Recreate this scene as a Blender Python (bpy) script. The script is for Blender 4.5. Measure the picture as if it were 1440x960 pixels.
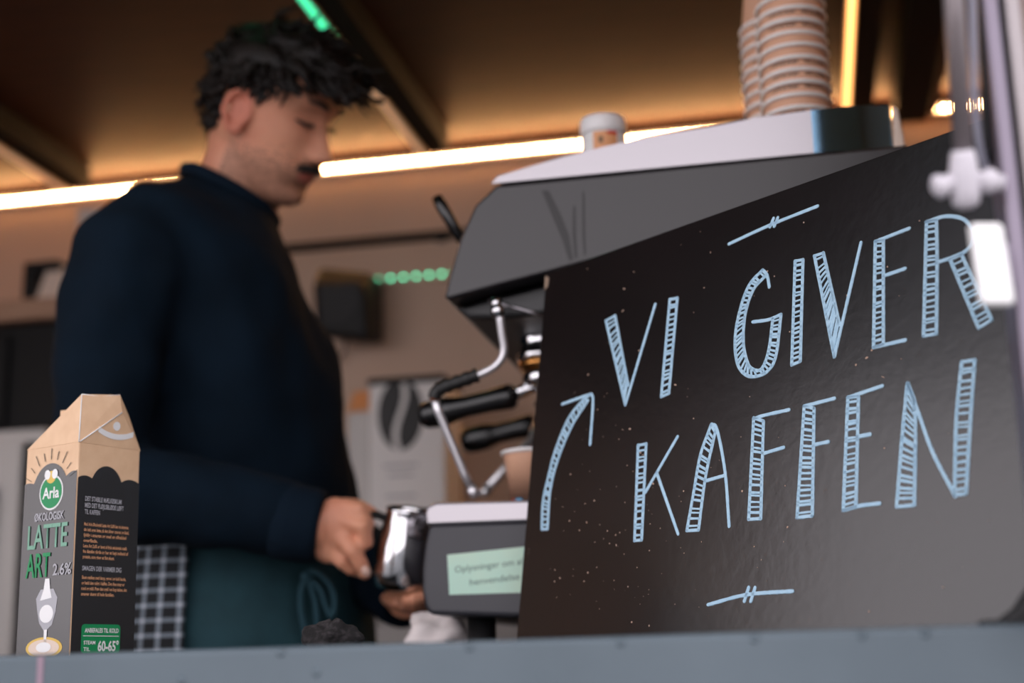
import bpy, bmesh, math, random
import numpy as np
from mathutils import Vector, Matrix

for o in list(bpy.data.objects):
    bpy.data.objects.remove(o, do_unlink=True)
SC = bpy.context.scene
COL = SC.collection
random.seed(7)
rng = np.random.default_rng(7)

# ------------------------------------------------------------------ camera
# world: X along the trailer, Y into the trailer, Z up; camera at the origin, outside the serving hatch
FPX = 2000.0
YAW, PITCH, ROLL = math.radians(11.5), math.radians(13.2), math.radians(1.5)
FW = np.array([-math.sin(YAW)*math.cos(PITCH), math.cos(YAW)*math.cos(PITCH), math.sin(PITCH)])
_r0 = np.array([math.cos(YAW), math.sin(YAW), 0.0])
_u0 = np.cross(_r0, FW)
RT = math.cos(ROLL)*_r0 - math.sin(ROLL)*_u0
UP = math.cos(ROLL)*_u0 + math.sin(ROLL)*_r0
cam_d = bpy.data.cameras.new('camera')
cam = bpy.data.objects.new('camera', cam_d)
COL.objects.link(cam)
cam_d.sensor_width = 36.0
cam_d.lens = 50.0
cam_d.clip_start = 0.02
cam.matrix_world = Matrix((
    (RT[0], UP[0], -FW[0], 0), (RT[1], UP[1], -FW[1], 0), (RT[2], UP[2], -FW[2], 0), (0, 0, 0, 1)))
cam_d.dof.use_dof = True
cam_d.dof.focus_distance = 1.24
cam_d.dof.aperture_fstop = 2.7
SC.camera = cam

# ------------------------------------------------------------------ world, exposure
w = bpy.data.worlds.new('world')
SC.world = w
w.use_nodes = True
bg = w.node_tree.nodes['Background']
bg.inputs[0].default_value = (1.0, 0.94, 0.985, 1)
bg.inputs[1].default_value = 1.6
SC.view_settings.view_transform = 'Standard'
SC.view_settings.look = 'None'
SC.view_settings.gamma = 1.0
SC.view_settings.use_curve_mapping = False
SC.view_settings.exposure = 0.55
LED_WALL = 120.0      # strength of the warm diodes along the back wall
LED_RIB = 2.2
LED_GREEN = 1.0


# ------------------------------------------------------------------ helpers
def ray(x, y):
    return FW + RT*(x-720.0)/FPX + UP*(480.0-y)/FPX


def P(x, y, d):                      # measured pixel + camera depth -> world point
    return ray(x, y)*d


def PA(x, y, ax, v):                 # measured pixel on the plane coord[ax] = v
    r = ray(x, y)
    return r*(v/r[ax])


def lin(c):
    c = c/255.0
    return c/12.92 if c <= 0.04045 else ((c+0.055)/1.055)**2.4


def rgb(r, g, b):
    return (lin(r), lin(g), lin(b), 1.0)


MATS = {}


def mat(name, col, rough=0.5, metal=0.0, spec=0.5, noise=None, bump=None, emit=None, coat=0.0, sss=0.0, trans=0.0):
    """noise=(scale, colour2, low, high[, stretch]) mixes a second colour; bump=(scale, strength[, stretch])"""
    m = bpy.data.materials.new(name)
    m.use_nodes = True
    nt = m.node_tree
    b = nt.nodes['Principled BSDF']
    b.inputs['Base Color'].default_value = col
    b.inputs['Roughness'].default_value = rough
    b.inputs['Metallic'].default_value = metal
    b.inputs['Specular IOR Level'].default_value = spec
    b.inputs['Coat Weight'].default_value = coat
    if sss:
        b.inputs['Subsurface Weight'].default_value = sss
        b.inputs['Subsurface Scale'].default_value = 0.01
        b.inputs['Subsurface Radius'].default_value = (1.0, 0.35, 0.2)
    if trans:
        b.inputs['Transmission Weight'].default_value = trans
    if emit:
        b.inputs['Emission Color'].default_value = emit[0]
        b.inputs['Emission Strength'].default_value = emit[1]
    tc = None
    if noise or bump:
        tc = nt.nodes.new('ShaderNodeTexCoord')

    def tex(scale, stretch, detail=6.0):
        mp = nt.nodes.new('ShaderNodeMapping')
        mp.inputs['Scale'].default_value = stretch
        nt.links.new(tc.outputs['Object'], mp.inputs['Vector'])
        n = nt.nodes.new('ShaderNodeTexNoise')
        n.inputs['Scale'].default_value = scale
        n.inputs['Detail'].default_value = detail
        nt.links.new(mp.outputs['Vector'], n.inputs['Vector'])
        return n
    if noise:
        n = tex(noise[0], noise[4] if len(noise) > 4 else (1, 1, 1))
        cr = nt.nodes.new('ShaderNodeValToRGB')
        cr.color_ramp.elements[0].position = noise[2]
        cr.color_ramp.elements[0].color = col
        cr.color_ramp.elements[1].position = noise[3]
        cr.color_ramp.elements[1].color = noise[1]
        nt.links.new(n.outputs['Fac'], cr.inputs['Fac'])
        nt.links.new(cr.outputs['Color'], b.inputs['Base Color'])
    if bump:
        n = tex(bump[0], bump[2] if len(bump) > 2 else (1, 1, 1))
        bp = nt.nodes.new('ShaderNodeBump')
        bp.inputs['Strength'].default_value = bump[1]
        bp.inputs['Distance'].default_value = 0.003
        nt.links.new(n.outputs['Fac'], bp.inputs['Height'])
        nt.links.new(bp.outputs['Normal'], b.inputs['Normal'])
    MATS[name] = m
    return m


def link(o, parent=None):
    COL.objects.link(o)
    if parent is not None:
        o.parent = parent
        o.matrix_parent_inverse = world_of(parent).inverted()
    return o


def world_of(o):
    m = o.matrix_basis.copy()
    if o.parent is not None:
        m = world_of(o.parent) @ o.matrix_parent_inverse @ m
    return m


def tag(o, label=None, cat=None, group=None, kind=None):
    if label:
        o['label'] = label
    if cat:
        o['category'] = cat
    if group:
        o['group'] = group
    if kind:
        o['kind'] = kind
    return o


def thing(name, label, cat, loc=(0, 0, 0), rz=0.0, group=None):
    o = bpy.data.objects.new(name, None)
    o.empty_display_size = 0.05
    o.location = tuple(float(v) for v in loc)
    o.rotation_euler = (0, 0, rz)
    COL.objects.link(o)
    return tag(o, label, cat, group)


def local_child(o, parent):
    COL.objects.link(o)
    o.parent = parent
    return o


class MB:
    """collects primitives in one mesh"""
    def __init__(s):
        s.v = []
        s.f = []
        s.sm = []

    def add(s, v, f, smooth=False):
        n = len(s.v)
        s.v += [tuple(float(c) for c in p) for p in v]
        s.f += [tuple(i+n for i in q) for q in f]
        s.sm += [smooth]*len(f)
        return s

    def box(s, lo, hi):
        x0, y0, z0 = lo
        x1, y1, z1 = hi
        v = [(x0, y0, z0), (x1, y0, z0), (x1, y1, z0), (x0, y1, z0), (x0, y0, z1), (x1, y0, z1), (x1, y1, z1), (x0, y1, z1)]
        return s.add(v, [(0, 3, 2, 1), (4, 5, 6, 7), (0, 1, 5, 4), (1, 2, 6, 5), (2, 3, 7, 6), (3, 0, 4, 7)])

    def obox(s, c, ax, ay, az):      # oriented box, half-axes
        c, ax, ay, az = map(np.asarray, (c, ax, ay, az))
        v = [c+sx*ax+sy*ay+sz*az for sz in (-1, 1) for sx, sy in ((-1, -1), (1, -1), (1, 1), (-1, 1))]
        return s.add(v, [(0, 3, 2, 1), (4, 5, 6, 7), (0, 1, 5, 4), (1, 2, 6, 5), (2, 3, 7, 6), (3, 0, 4, 7)])

    def prism(s, poly, ext, smooth=False):   # polygon (3D points) extruded by a vector
        n = len(poly)
        a = [np.asarray(p, float) for p in poly]
        e = np.asarray(ext, float)
        v = a+[p+e for p in a]
        f = [tuple(range(n)), tuple(range(2*n-1, n-1, -1))]
        s.add(v, f)
        m = len(s.v)-2*n
        for i in range(n):
            j = (i+1) % n
            s.f.append((m+i, m+n+i, m+n+j, m+j))
            s.sm.append(smooth)
        return s

    def rings(s, rr, cap=True, smooth=True, closed=True):
        n = len(rr[0])
        v = [p for r in rr for p in r]
        f = []
        for i in range(len(rr)-1):
            for j in range(n if closed else n-1):
                k = (j+1) % n
                f.append((i*n+j, i*n+k, (i+1)*n+k, (i+1)*n+j))
        s.add(v, f, smooth)
        if cap:
            m = len(s.v)-len(v)
            s.f.append(tuple(m+j for j in range(n-1, -1, -1)))
            s.sm.append(False)
            s.f.append(tuple(m+(len(rr)-1)*n+j for j in range(n)))
            s.sm.append(False)
        return s

    def tube(s, pts, rad, seg=12, cap=True, flat=None):
        """swept tube; rad = number or list; flat=(axis vector, factor) squashes the section along an axis"""
        pts = [np.asarray(p, float) for p in pts]
        if not hasattr(rad, '__len__'):
            rad = [rad]*len(pts)
        rr = []
        prev = None
        for i, p in enumerate(pts):
            t = pts[min(i+1, len(pts)-1)]-pts[max(i-1, 0)]
            t = t/(np.linalg.norm(t)+1e-12)
            if prev is None:
                a = np.array([0, 0, 1.0]) if abs(t[2]) < 0.9 else np.array([1.0, 0, 0])
                u = np.cross(t, a)
            else:
                u = prev-t*(prev@t)
            u = u/np.linalg.norm(u)
            prev = u
            v2 = np.cross(t, u)
            ring = []
            for k in range(seg):
                an = 2*math.pi*k/seg
                d = (u*math.cos(an)+v2*math.sin(an))*rad[i]
                if flat is not None:
                    ax = np.asarray(flat[0], float)
                    ax = ax/np.linalg.norm(ax)
                    d = d-ax*(d@ax)*(1-flat[1])
                ring.append(p+d)
            rr.append(ring)
        return s.rings(rr, cap)

    def lathe(s, o, prof, axis=(0, 0, 1), seg=32, cap=True):
        """prof: (radius, height) along axis"""
        ax = np.asarray(axis, float)
        ax = ax/np.linalg.norm(ax)
        a = np.array([1.0, 0, 0]) if abs(ax[0]) < 0.9 else np.array([0, 1.0, 0])
        u = np.cross(ax, a)
        u = u/np.linalg.norm(u)
        v2 = np.cross(ax, u)
        o = np.asarray(o, float)
        rr = [[o+ax*h+(u*math.cos(2*math.pi*k/seg)+v2*math.sin(2*math.pi*k/seg))*r for k in range(seg)] for r, h in prof]
        return s.rings(rr, cap)

    def ball(s, c, r, seg=20, rings=12, axes=None):
        c = np.asarray(c, float)
        if not hasattr(r, '__len__'):
            r = (r, r, r)
        A = axes if axes is not None else (np.array([1., 0, 0]), np.array([0, 1., 0]), np.array([0, 0, 1.]))
        rr = []
        for i in range(rings+1):
            th = math.pi*(0.02+0.96*i/rings)
            rr.append([c+A[0]*r[0]*math.sin(th)*math.cos(2*math.pi*k/seg)+A[1]*r[1]*math.sin(th)*math.sin(2*math.pi*k/seg)-A[2]*r[2]*math.cos(th) for k in range(seg)])
        return s.rings(rr)

    def mesh(s, name, m=None, fix=True):
        me = bpy.data.meshes.new(name)
        me.from_pydata(s.v, [], s.f)
        me.polygons.foreach_set('use_smooth', s.sm)
        if fix:
            bm = bmesh.new()
            bm.from_mesh(me)
            bmesh.ops.recalc_face_normals(bm, faces=bm.faces)
            bm.to_mesh(me)
            bm.free()
        if m:
            me.materials.append(m if not isinstance(m, str) else MATS[m])
        me.update()
        return me

    def obj(s, name, m=None, parent=None, bevel=0, seg=2, local=False):
        o = bpy.data.objects.new(name, s.mesh(name, m))
        if local:
            local_child(o, parent)
        else:
            link(o, parent)
        if bevel:
            b = o.modifiers.new('bevel', 'BEVEL')
            b.width = bevel
            b.segments = seg
            b.limit_method = 'ANGLE'
            b.angle_limit = math.radians(40)
        return o


def baked(me_obj, name):
    """evaluate modifiers into a plain mesh"""
    dg = bpy.context.evaluated_depsgraph_get()
    me = bpy.data.meshes.new_from_object(me_obj.evaluated_get(dg))
    me.name = name
    return me


def remeshed(mb, name, voxel, smooth=6, factor=0.5, disp=None):
    o = bpy.data.objects.new(name, mb.mesh(name))
    COL.objects.link(o)
    r = o.modifiers.new('r', 'REMESH')
    r.mode = 'VOXEL'
    r.voxel_size = voxel
    r.use_smooth_shade = True
    if smooth:
        q = o.modifiers.new('s', 'SMOOTH')
        q.iterations = smooth
        q.factor = factor
    me = baked(o, name)
    bpy.data.objects.remove(o, do_unlink=True)
    for p in me.polygons:
        p.use_smooth = True
    return me


def mesh_np(me):
    a = np.empty(len(me.vertices)*3)
    me.vertices.foreach_get('co', a)
    return a.reshape(-1, 3)


def text_obj(name, s, origin, xd, yd, height, m, parent, width=None, lift=0.0003, bold=0.0):
    """flat lettering lying on a surface: origin = lower left, xd/yd = unit vectors"""
    cu = bpy.data.curves.new(name, 'FONT')
    cu.body = s
    cu.size = 1.0
    cu.offset = bold
    cu.resolution_u = 3
    t = bpy.data.objects.new(name, cu)
    COL.objects.link(t)
    me = baked(t, name)
    bpy.data.objects.remove(t, do_unlink=True)
    co = mesh_np(me)
    if len(co) == 0:
        return None
    lo, hi = co.min(0), co.max(0)
    cap = 0.729
    sc = height/cap
    sx = (width/(hi[0]-lo[0])) if width else sc
    xd, yd, origin = (np.asarray(q, float) for q in (xd, yd, origin))
    n = np.cross(xd, yd)
    n = n/np.linalg.norm(n)
    out = origin+np.outer((co[:, 0]-lo[0])*sx, xd)+np.outer(co[:, 1]*sc, yd)+n*lift
    me.vertices.foreach_set('co', out.ravel())
    me.materials.clear()
    me.materials.append(MATS[m])
    me.update()
    o = bpy.data.objects.new(name, me)
    return link(o, parent)


def bez(pts, n=8):
    """Catmull-Rom through the points"""
    p = [np.asarray(q, float) for q in pts]
    p = [2*p[0]-p[1]]+p+[2*p[-1]-p[-2]]
    out = []
    for i in range(1, len(p)-2):
        for k in range(n):
            t = k/n
            out.append(0.5*((2*p[i])+(-p[i-1]+p[i+1])*t+(2*p[i-1]-5*p[i]+4*p[i+1]-p[i+2])*t*t+(-p[i-1]+3*p[i]-3*p[i+1]+p[i+2])*t**3))
    out.append(p[-2])
    return out


# ------------------------------------------------------------------ materials
mat('wall_panel', rgb(204, 174, 152), 0.5, noise=(3, rgb(194, 164, 142), .35, .7))
mat('ceiling_wood', rgb(70, 30, 9), 0.55, noise=(6, rgb(58, 24, 7), .3, .7, (1, 6, 1)), spec=0.3)
mat('floor_vinyl', rgb(60, 58, 56), 0.5, noise=(30, rgb(48, 46, 45), .3, .7))
mat('paving', rgb(92, 90, 88), 0.8, noise=(4, rgb(76, 74, 72), .3, .7))
mat('fascia_paint', rgb(82, 96, 105), 0.4, noise=(9, rgb(74, 88, 97), .35, .7), bump=(60, .05))
mat('exterior_paint', rgb(196, 208, 220), 0.4)
mat('alu', rgb(132, 124, 138), 0.4, metal=0.6, bump=(40, .03))
mat('alu_pale', rgb(176, 168, 170), 0.45)
mat('fitting', rgb(206, 202, 210), 0.4)
mat('alu_beige', rgb(126, 106, 98), 0.45)
mat('rubber', rgb(22, 22, 24), 0.6)
mat('rib_dark', rgb(17, 12, 9), 0.7, spec=0.2)
mat('steel', rgb(160, 156, 160), 0.3, metal=1.0, bump=(40, .02, (1, 1, 30)))
mat('steel_bright', rgb(222, 220, 224), 0.34, metal=0.8)
mat('chrome', rgb(225, 225, 228), 0.06, metal=1.0)
mat('machine_black', rgb(26, 22, 25), 0.34, noise=(5, rgb(32, 28, 31), .3, .7), bump=(500, .06), spec=0.62)
mat('machine_dark', rgb(18, 18, 20), 0.4)
mat('drip_grey', rgb(52, 52, 58), 0.42, bump=(400, .05))
mat('bakelite', rgb(10, 10, 11), 0.22, spec=0.6)
mat('hose', rgb(18, 17, 17), 0.5)
mat('board', rgb(13, 10, 11), 0.22, noise=(7, rgb(24, 18, 19), .35, .75), bump=(90, .04), spec=0.85)
mat('board_edge', rgb(150, 128, 110), 0.7)
mat('chalk_blue', rgb(186, 220, 240), 0.7, noise=(160, rgb(168, 206, 230), .3, .7))
mat('fleck', rgb(190, 160, 140), 0.8)
mat('kraft', rgb(230, 194, 158), 0.55, noise=(70, rgb(220, 182, 146), .3, .7))
mat('carton_black', rgb(24, 22, 24), 0.26, spec=0.95, coat=0.15)
mat('print_white', rgb(236, 236, 236), 0.5)
mat('print_grey', rgb(172, 172, 178), 0.5)
mat('print_green', rgb(24, 140, 84), 0.5)
mat('print_mint', rgb(120, 168, 146), 0.5)
mat('print_kraft', rgb(216, 158, 116), 0.5)
mat('print_brown', rgb(120, 90, 62), 0.5)
mat('print_dark', rgb(30, 26, 24), 0.5)
mat('print_gold', rgb(222, 186, 92), 0.5)
mat('sticker', rgb(178, 216, 200), 0.5, noise=(8, rgb(206, 222, 196), .4, .7))
mat('print_notice', rgb(98, 116, 112), 0.6)
mat('cup_paper', rgb(222, 172, 142), 0.6)
mat('cup_white', rgb(250, 246, 244), 0.5)
mat('print_blue', rgb(84, 170, 214), 0.5)
mat('print_red', rgb(210, 60, 40), 0.5)
mat('jar_white', rgb(238, 236, 236), 0.4)
mat('jar_orange', rgb(226, 160, 110), 0.5)
mat('plastic_white', rgb(250, 250, 250), 0.35)
mat('plastic_pale', rgb(205, 200, 196), 0.4)
mat('black_plastic', rgb(10, 10, 11), 0.5, spec=0.3)
mat('appliance_black', rgb(8, 8, 9), 0.5, spec=0.25)
mat('shelf_wood', rgb(176, 138, 112), 0.55, noise=(10, rgb(160, 122, 98), .3, .7, (1, 8, 8)))
mat('box_white', rgb(246, 242, 240), 0.5)
mat('bean_black', rgb(30, 28, 28), 0.5)
mat('cream', rgb(226, 206, 190), 0.6)
mat('tissue', rgb(236, 226, 224), 0.8)
mat('towel_black', rgb(20, 18, 19), 0.95, noise=(220, rgb(58, 54, 56), .45, .75), bump=(240, .8))
mat('sweater', rgb(7, 23, 36), 0.92, spec=0.15, noise=(14, rgb(5, 18, 29), .35, .7), bump=(260, .35, (1, 1, .5)))
mat('sweater_rib', rgb(7, 22, 35), 0.92, spec=0.15, bump=(160, .6, (1, 1, .1)))
mat('trousers', rgb(18, 30, 36), 0.85, spec=0.2, bump=(120, .3))
mat('apron', rgb(34, 66, 74), 0.8, spec=0.25, noise=(30, rgb(29, 57, 64), .3, .7), bump=(200, .25))
mat('apron_tie', rgb(36, 66, 76), 0.8, spec=0.25)
mat('skin', rgb(212, 150, 120), 0.5, sss=0.12, noise=(18, rgb(206, 138, 110), .35, .7), bump=(220, .05), spec=0.4)
mat('skin_red', rgb(200, 122, 98), 0.5, sss=0.12, spec=0.4)
mat('stubble', rgb(180, 130, 106), 0.6, noise=(120, rgb(150, 108, 88), .35, .7), spec=0.35)
mat('lip', rgb(176, 100, 86), 0.42)
mat('hair', rgb(14, 9, 7), 0.5, noise=(40, rgb(27, 17, 12), .4, .75), spec=0.25)
mat('lash', rgb(24, 16, 12), 0.7)
mat('nail', rgb(226, 190, 174), 0.3)
mat('shoe', rgb(24, 24, 26), 0.6)
mat('led_warm', rgb(255, 190, 120), 0.5, emit=((1.0, 0.52, 0.20, 1), LED_WALL))
mat('led_amber', rgb(255, 190, 120), 0.5, emit=((1.0, 0.45, 0.14, 1), LED_RIB))
mat('led_green', rgb(90, 220, 160), 0.5, emit=((0.06, 0.85, 0.42, 1), LED_GREEN))
mat('channel_glow', rgb(255, 220, 190), 0.5, emit=((1.0, 0.62, 0.36, 1), 0.22))  # low emission added to brighten the pale rib channels
mat('led_lens', rgb(214, 190, 160), 0.4)

# plaid of the kitchen towel
m = bpy.data.materials.new('plaid')
m.use_nodes = True
MATS['plaid'] = m
nt = m.node_tree
b = nt.nodes['Principled BSDF']
b.inputs['Roughness'].default_value = 0.9
uvn = nt.nodes.new('ShaderNodeUVMap')
sep = nt.nodes.new('ShaderNodeSeparateXYZ')
nt.links.new(uvn.outputs['UV'], sep.inputs[0])


def stripes(sock, width):
    f = nt.nodes.new('ShaderNodeMath')
    f.operation = 'FRACT'
    nt.links.new(sock, f.inputs[0])
    l = nt.nodes.new('ShaderNodeMath')
    l.operation = 'LESS_THAN'
    l.inputs[1].default_value = width
    nt.links.new(f.outputs[0], l.inputs[0])
    return l.outputs[0]


a_, b_ = stripes(sep.outputs[0], .24), stripes(sep.outputs[1], .24)
ad = nt.nodes.new('ShaderNodeMath')
ad.operation = 'ADD'
nt.links.new(a_, ad.inputs[0])
nt.links.new(b_, ad.inputs[1])
cr = nt.nodes.new('ShaderNodeValToRGB')
cr.color_ramp.interpolation = 'CONSTANT'
cr.color_ramp.elements[0].color = rgb(16, 18, 22)
cr.color_ramp.elements[1].color = rgb(112, 122, 132)
cr.color_ramp.elements[1].position = 0.25
e3 = cr.color_ramp.elements.new(0.75)
e3.color = rgb(176, 182, 192)
hf = nt.nodes.new('ShaderNodeMath')
hf.operation = 'MULTIPLY'
hf.inputs[1].default_value = 0.5
nt.links.new(ad.outputs[0], hf.inputs[0])
nt.links.new(hf.outputs[0], cr.inputs['Fac'])
nt.links.new(cr.outputs['Color'], b.inputs['Base Color'])

# ------------------------------------------------------------------ trailer shell
ZF = -0.90          # trailer floor
ZC = 1.150          # ceiling
YB = 2.90           # back wall
YL = 0.89           # counter's front edge
XL, XR = -2.45, 0.62
ZT = 0.022          # counter top


def struct(name, mb, m, parent=None, bevel=0):
    o = mb.obj(name, m, parent, bevel)
    if parent is None:
        o['kind'] = 'structure'
    return o


struct('floor', MB().box((XL, .90, ZF-.05), (XR, YB, ZF)), 'floor_vinyl')
struct('ceiling', MB().box((XL, .84, ZC), (XR, YB+.05, ZC+.05)), 'ceiling_wood')
struct('wall_back', MB().box((XL, YB, ZF-.05), (XR, YB+.05, ZC)), 'wall_panel')
struct('wall_left', MB().box((XL-.05, .84, ZF-.05), (XL, YB+.05, ZC+.05)), 'wall_panel')
struct('wall_right', MB().box((XR, .84, ZF-.05), (XR+.05, YB+.05, ZC+.05)), 'wall_panel')
struct('wall_front', MB().box((XL, .89, ZF-.45), (XR, .93, -.302)).box((.176, .85, -.02), (XR, .90, 1.06)).box((XL, .85, 1.06), (XR, .90, ZC)), 'exterior_paint')
struct('ground', MB().box((-9, -9, -1.40), (9, 6, -1.35)), 'paving')

# black seam along the wall/ceiling corner
struct('trim_1', MB().box((XL, YB-.012, 1.136), (XR, YB, ZC)), 'rib_dark')

# raised hatch above the opening (outside the picture, it shades the counter)
hd = thing('door_1', 'raised serving hatch above the counter opening', 'hatch', (-1.0, .84, 1.12))
hd['kind'] = 'structure'
hx0, hx1 = -2.2, .15
a0, a1 = np.array([0, .84, 1.12]), np.array([0, -.12, 1.52])
MB().prism([(hx0, *a0[1:]), (hx0, *a1[1:]), (hx0, a1[1]+.01, a1[2]+.03), (hx0, a0[1]+.01, a0[2]+.03)], (hx1-hx0, 0, 0)).obj('panel', 'exterior_paint', hd)

# right-hand frame of the opening: aluminium profile in several steps
tr = thing('trim_2', 'pale aluminium frame post of the hatch opening', 'frame', (.13, .85, ZT))
tr['kind'] = 'structure'
fx = .127
for nm, x0, x1, y0, m_ in (('profile', fx, fx+.0085, .838, 'alu'), ('groove', fx+.0085, fx+.0125, .846, 'rubber'),
                           ('profile', fx+.0125, fx+.0205, .836, 'alu_pale'), ('profile', fx+.0205, fx+.030, .842, 'alu_beige'),
                           ('groove', fx+.030, fx+.033, .846, 'rubber'), ('profile', fx+.033, fx+.048, .838, 'alu_pale')):
    MB().box((x0, y0, ZT+.004), (x1, .885, 1.06)).obj(nm, m_, tr, bevel=.0012)

# ------------------------------------------------------------------ counter
ct = thing('serving_counter', 'slate grey painted serving counter across the hatch opening', 'counter', (-.9, 1.15, ZF))
MB().box((XL+.02, YL+.012, ZT-.028), (.40, 1.44, ZT)).obj('worktop', 'fascia_paint', ct, bevel=.003)
MB().box((XL+.02, YL, -.30), (.16, YL+.012, ZT)).obj('front_panel', 'fascia_paint', ct, bevel=.004)
for (px, py) in ((445, 945), (660, 888), (872, 884), (1212, 886), (1060, 883), (395, 914), (255, 956), (1300, 878)):
    c = PA(px, py, 1, YL)
    MB().lathe((c[0], YL+.001, min(c[2], ZT-.004)), [(.0032, 0), (.0030, .0012), (.0016, .002)], (0, -1, 0), 12).obj('rivet', 'fascia_paint', ct)
c = PA(57, 940, 1, YL)
MB().box((c[0]-.0022, YL-.0006, c[2]-.02), (c[0]+.0022, YL+.001, c[2]+.008)).obj('price_sticker', mat('sticker_pink', rgb(140, 118, 132), .6), ct)

bt = thing('machine_bench', 'bench under the espresso machine inside the trailer', 'bench', (-.05, 1.75, ZF))
MB().box((-.47, 1.445, ZT-.03), (.40, 2.2, ZT)).obj('worktop', 'fascia_paint', bt, bevel=.003)
MB().box((-.44, 1.46, ZF+.001), (.38, 2.18, ZT-.03)).obj('cabinet', 'plastic_pale', bt)

# ------------------------------------------------------------------ back-wall light strip, ceiling ribs
ls = thing('led_strip', 'long warm white light strip along the top of the back wall', 'light strip', (-.9, YB, 1.12))
MB().box((XL+.02, YB-.006, 1.112), (XR-.02, YB, 1.134)).obj('channel', 'alu_pale', ls)
dm = MB()
x = XL+.03
while x < XR-.03:
    dm.box((x, YB-.009, 1.1185), (x+.0055, YB-.006, 1.1250))
    x += .0166
o = dm.obj('diodes', 'led_warm', ls)
o['kind'] = 'stuff'

for i, (rx, lab) in enumerate(((-1.585, 'ceiling rib at the far left with a pale light channel and an added dim glow'),
                               (-.747, 'ceiling rib with a green light strip above the barista'),
                               (.140, 'ceiling rib with an amber light strip above the paper cups'))):
    rb = thing('ceiling_rib', lab, 'ceiling rib', (rx, 1.9, ZC), 0, 'light ribs across the ceiling')
    MB().box((rx-.004, .92, 1.098), (rx+.05, 2.80, ZC-.0005)).obj('beam', 'rib_dark', rb, bevel=.002)
    MB().box((rx-.014, .92, 1.092), (rx+.006, 2.80, 1.0985)).obj('light_channel', 'led_lens', rb)
    if i < 2:  # small glowing pieces added so the pale channel looks lit
        dm = MB()
        y = 2.385 if i == 1 else 1.6
        while y < 2.79:
            dm.box((rx-.010, y, 1.0895), (rx+.002, y+.009, 1.092))
            y += .0125
        o = dm.obj('added_glow', 'channel_glow', rb)
        o['kind'] = 'stuff'
    if i:
        dm = MB()
        y = .95
        y1 = 2.36 if i == 1 else 2.79
        while y < y1:
            dm.box((rx-.010, y, 1.0895), (rx+.002, y+.009, 1.092))
            y += .0125
        o = dm.obj('diodes', 'led_green' if i == 1 else 'led_amber', rb)
        o['kind'] = 'stuff'
# dark duct and cable rail on the right part of the ceiling
dk = thing('ceiling_duct', 'dark ceiling duct right of the amber light strip', 'duct', (.30, 1.9, ZC))
MB().box((.232, .92, 1.085), (.300, 2.86, ZC-.0005)).obj('duct_body', 'rib_dark', dk, bevel=.004)
MB().box((.302, .92, 1.10), (.318, 2.86, ZC-.0005)).obj('edge_strip', 'ceiling_wood', dk)

# ------------------------------------------------------------------ back wall fittings
def back(px, py, y=YB):
    return PA(px, py, 1, y)


c0, c1 = back(395, 352), back(660, 322)
wr = thing('wall_rail', 'thin dark rail running along the back wall', 'rail', ((c0[0]+c1[0])/2, YB, c0[2]))
MB().box((c0[0]-.5, YB-.02, c0[2]-.010), (.3, YB-.004, c0[2]+.008)).obj('bar', 'rib_dark', wr, bevel=.002)
for x in (-1.3, -.75, -.1):
    MB().box((x, YB-.006, c0[2]-.014), (x+.02, YB, c0[2]+.012)).obj('bracket', 'black_plastic', wr)

# wall speaker
s0 = back(486, 424, 2.82)
sp = thing('loudspeaker', 'small black wall speaker behind the barista', 'speaker', s0)
sx, sz = s0[0], s0[2]
MB().prism([(sx-.058, 2.895, sz+.084), (sx-.058, 2.80, sz+.078), (sx-.058, 2.765, sz+.03), (sx-.058, 2.79, sz-.078), (sx-.058, 2.895, sz-.06)], (.122, 0, -.022)).obj('cabinet', 'black_plastic', sp, bevel=.014, seg=3)
MB().prism([(sx-.04, 2.768, sz+.028), (sx-.04, 2.760, sz+.026), (sx-.04, 2.783, sz-.06), (sx-.04, 2.791, sz-.058)], (.088, 0, 0)).obj('grille', 'rubber', sp, bevel=.003)
MB().tube([(sx, 2.84, sz-.05), (sx-.02, 2.87, sz-.1), (sx-.06, 2.888, sz-.13)], .003, 8).obj('cable', 'rubber', sp)

# row of green diodes on a shelf edge
g0, g1 = back(512, 396), back(700, 377)
gs = thing('led_strip', 'row of small green lights on the back wall', 'light strip', ((g0[0]+g1[0])/2, YB, g0[2]))
MB().box((g0[0]-.02, YB-.010, g0[2]-.012), (.05, YB, g0[2]+.010)).obj('channel', 'wall_panel', gs)
k = 0
x = g0[0]+.006
dm = MB()
while x < .03:
    dm.lathe((x, YB-.010, g0[2]), [(.0032, 0), (.0030, .002), (.002, .003)], (0, -1, 0), 10)
    x += .0290
o = dm.obj('diodes', mat('led_green_dot', rgb(90, 220, 160), .5, emit=((.07, .55, .30, 1), 7.0)), gs)
o['kind'] = 'stuff'

# white coffee box with a bean emblem, on the back counter
bb = thing('back_counter', 'low pale cabinet along the back wall', 'cabinet', (-.75, 2.7, ZF))
MB().box((-1.42, 2.52, ZF+.001), (.45, 2.89, .10)).obj('cabinet', 'plastic_pale', bb, bevel=.004)
MB().box((-1.43, 2.50, .10), (.46, 2.89, .125)).obj('worktop', 'plastic_pale', bb, bevel=.003)
w0, w1 = back(519, 545, 2.66), back(624, 530, 2.66)
wx0, wx1, wz = w0[0], w1[0], (w0[2]+w1[2])/2
bx = thing('coffee_bean_box', 'tall white box with a large black coffee bean emblem', 'box', ((wx0+wx1)/2, 2.72, .125))
MB().box((wx0, 2.66, .126), (wx1, 2.80, wz)).obj('box_body', 'box_white', bx, bevel=.004)
MB().box((wx0-.003, 2.655, wz-.001), (wx1+.003, 2.803, wz+.012)).obj('lid', 'black_plastic', bx, bevel=.003)
bc = back(563, 582, 2.66)
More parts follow.
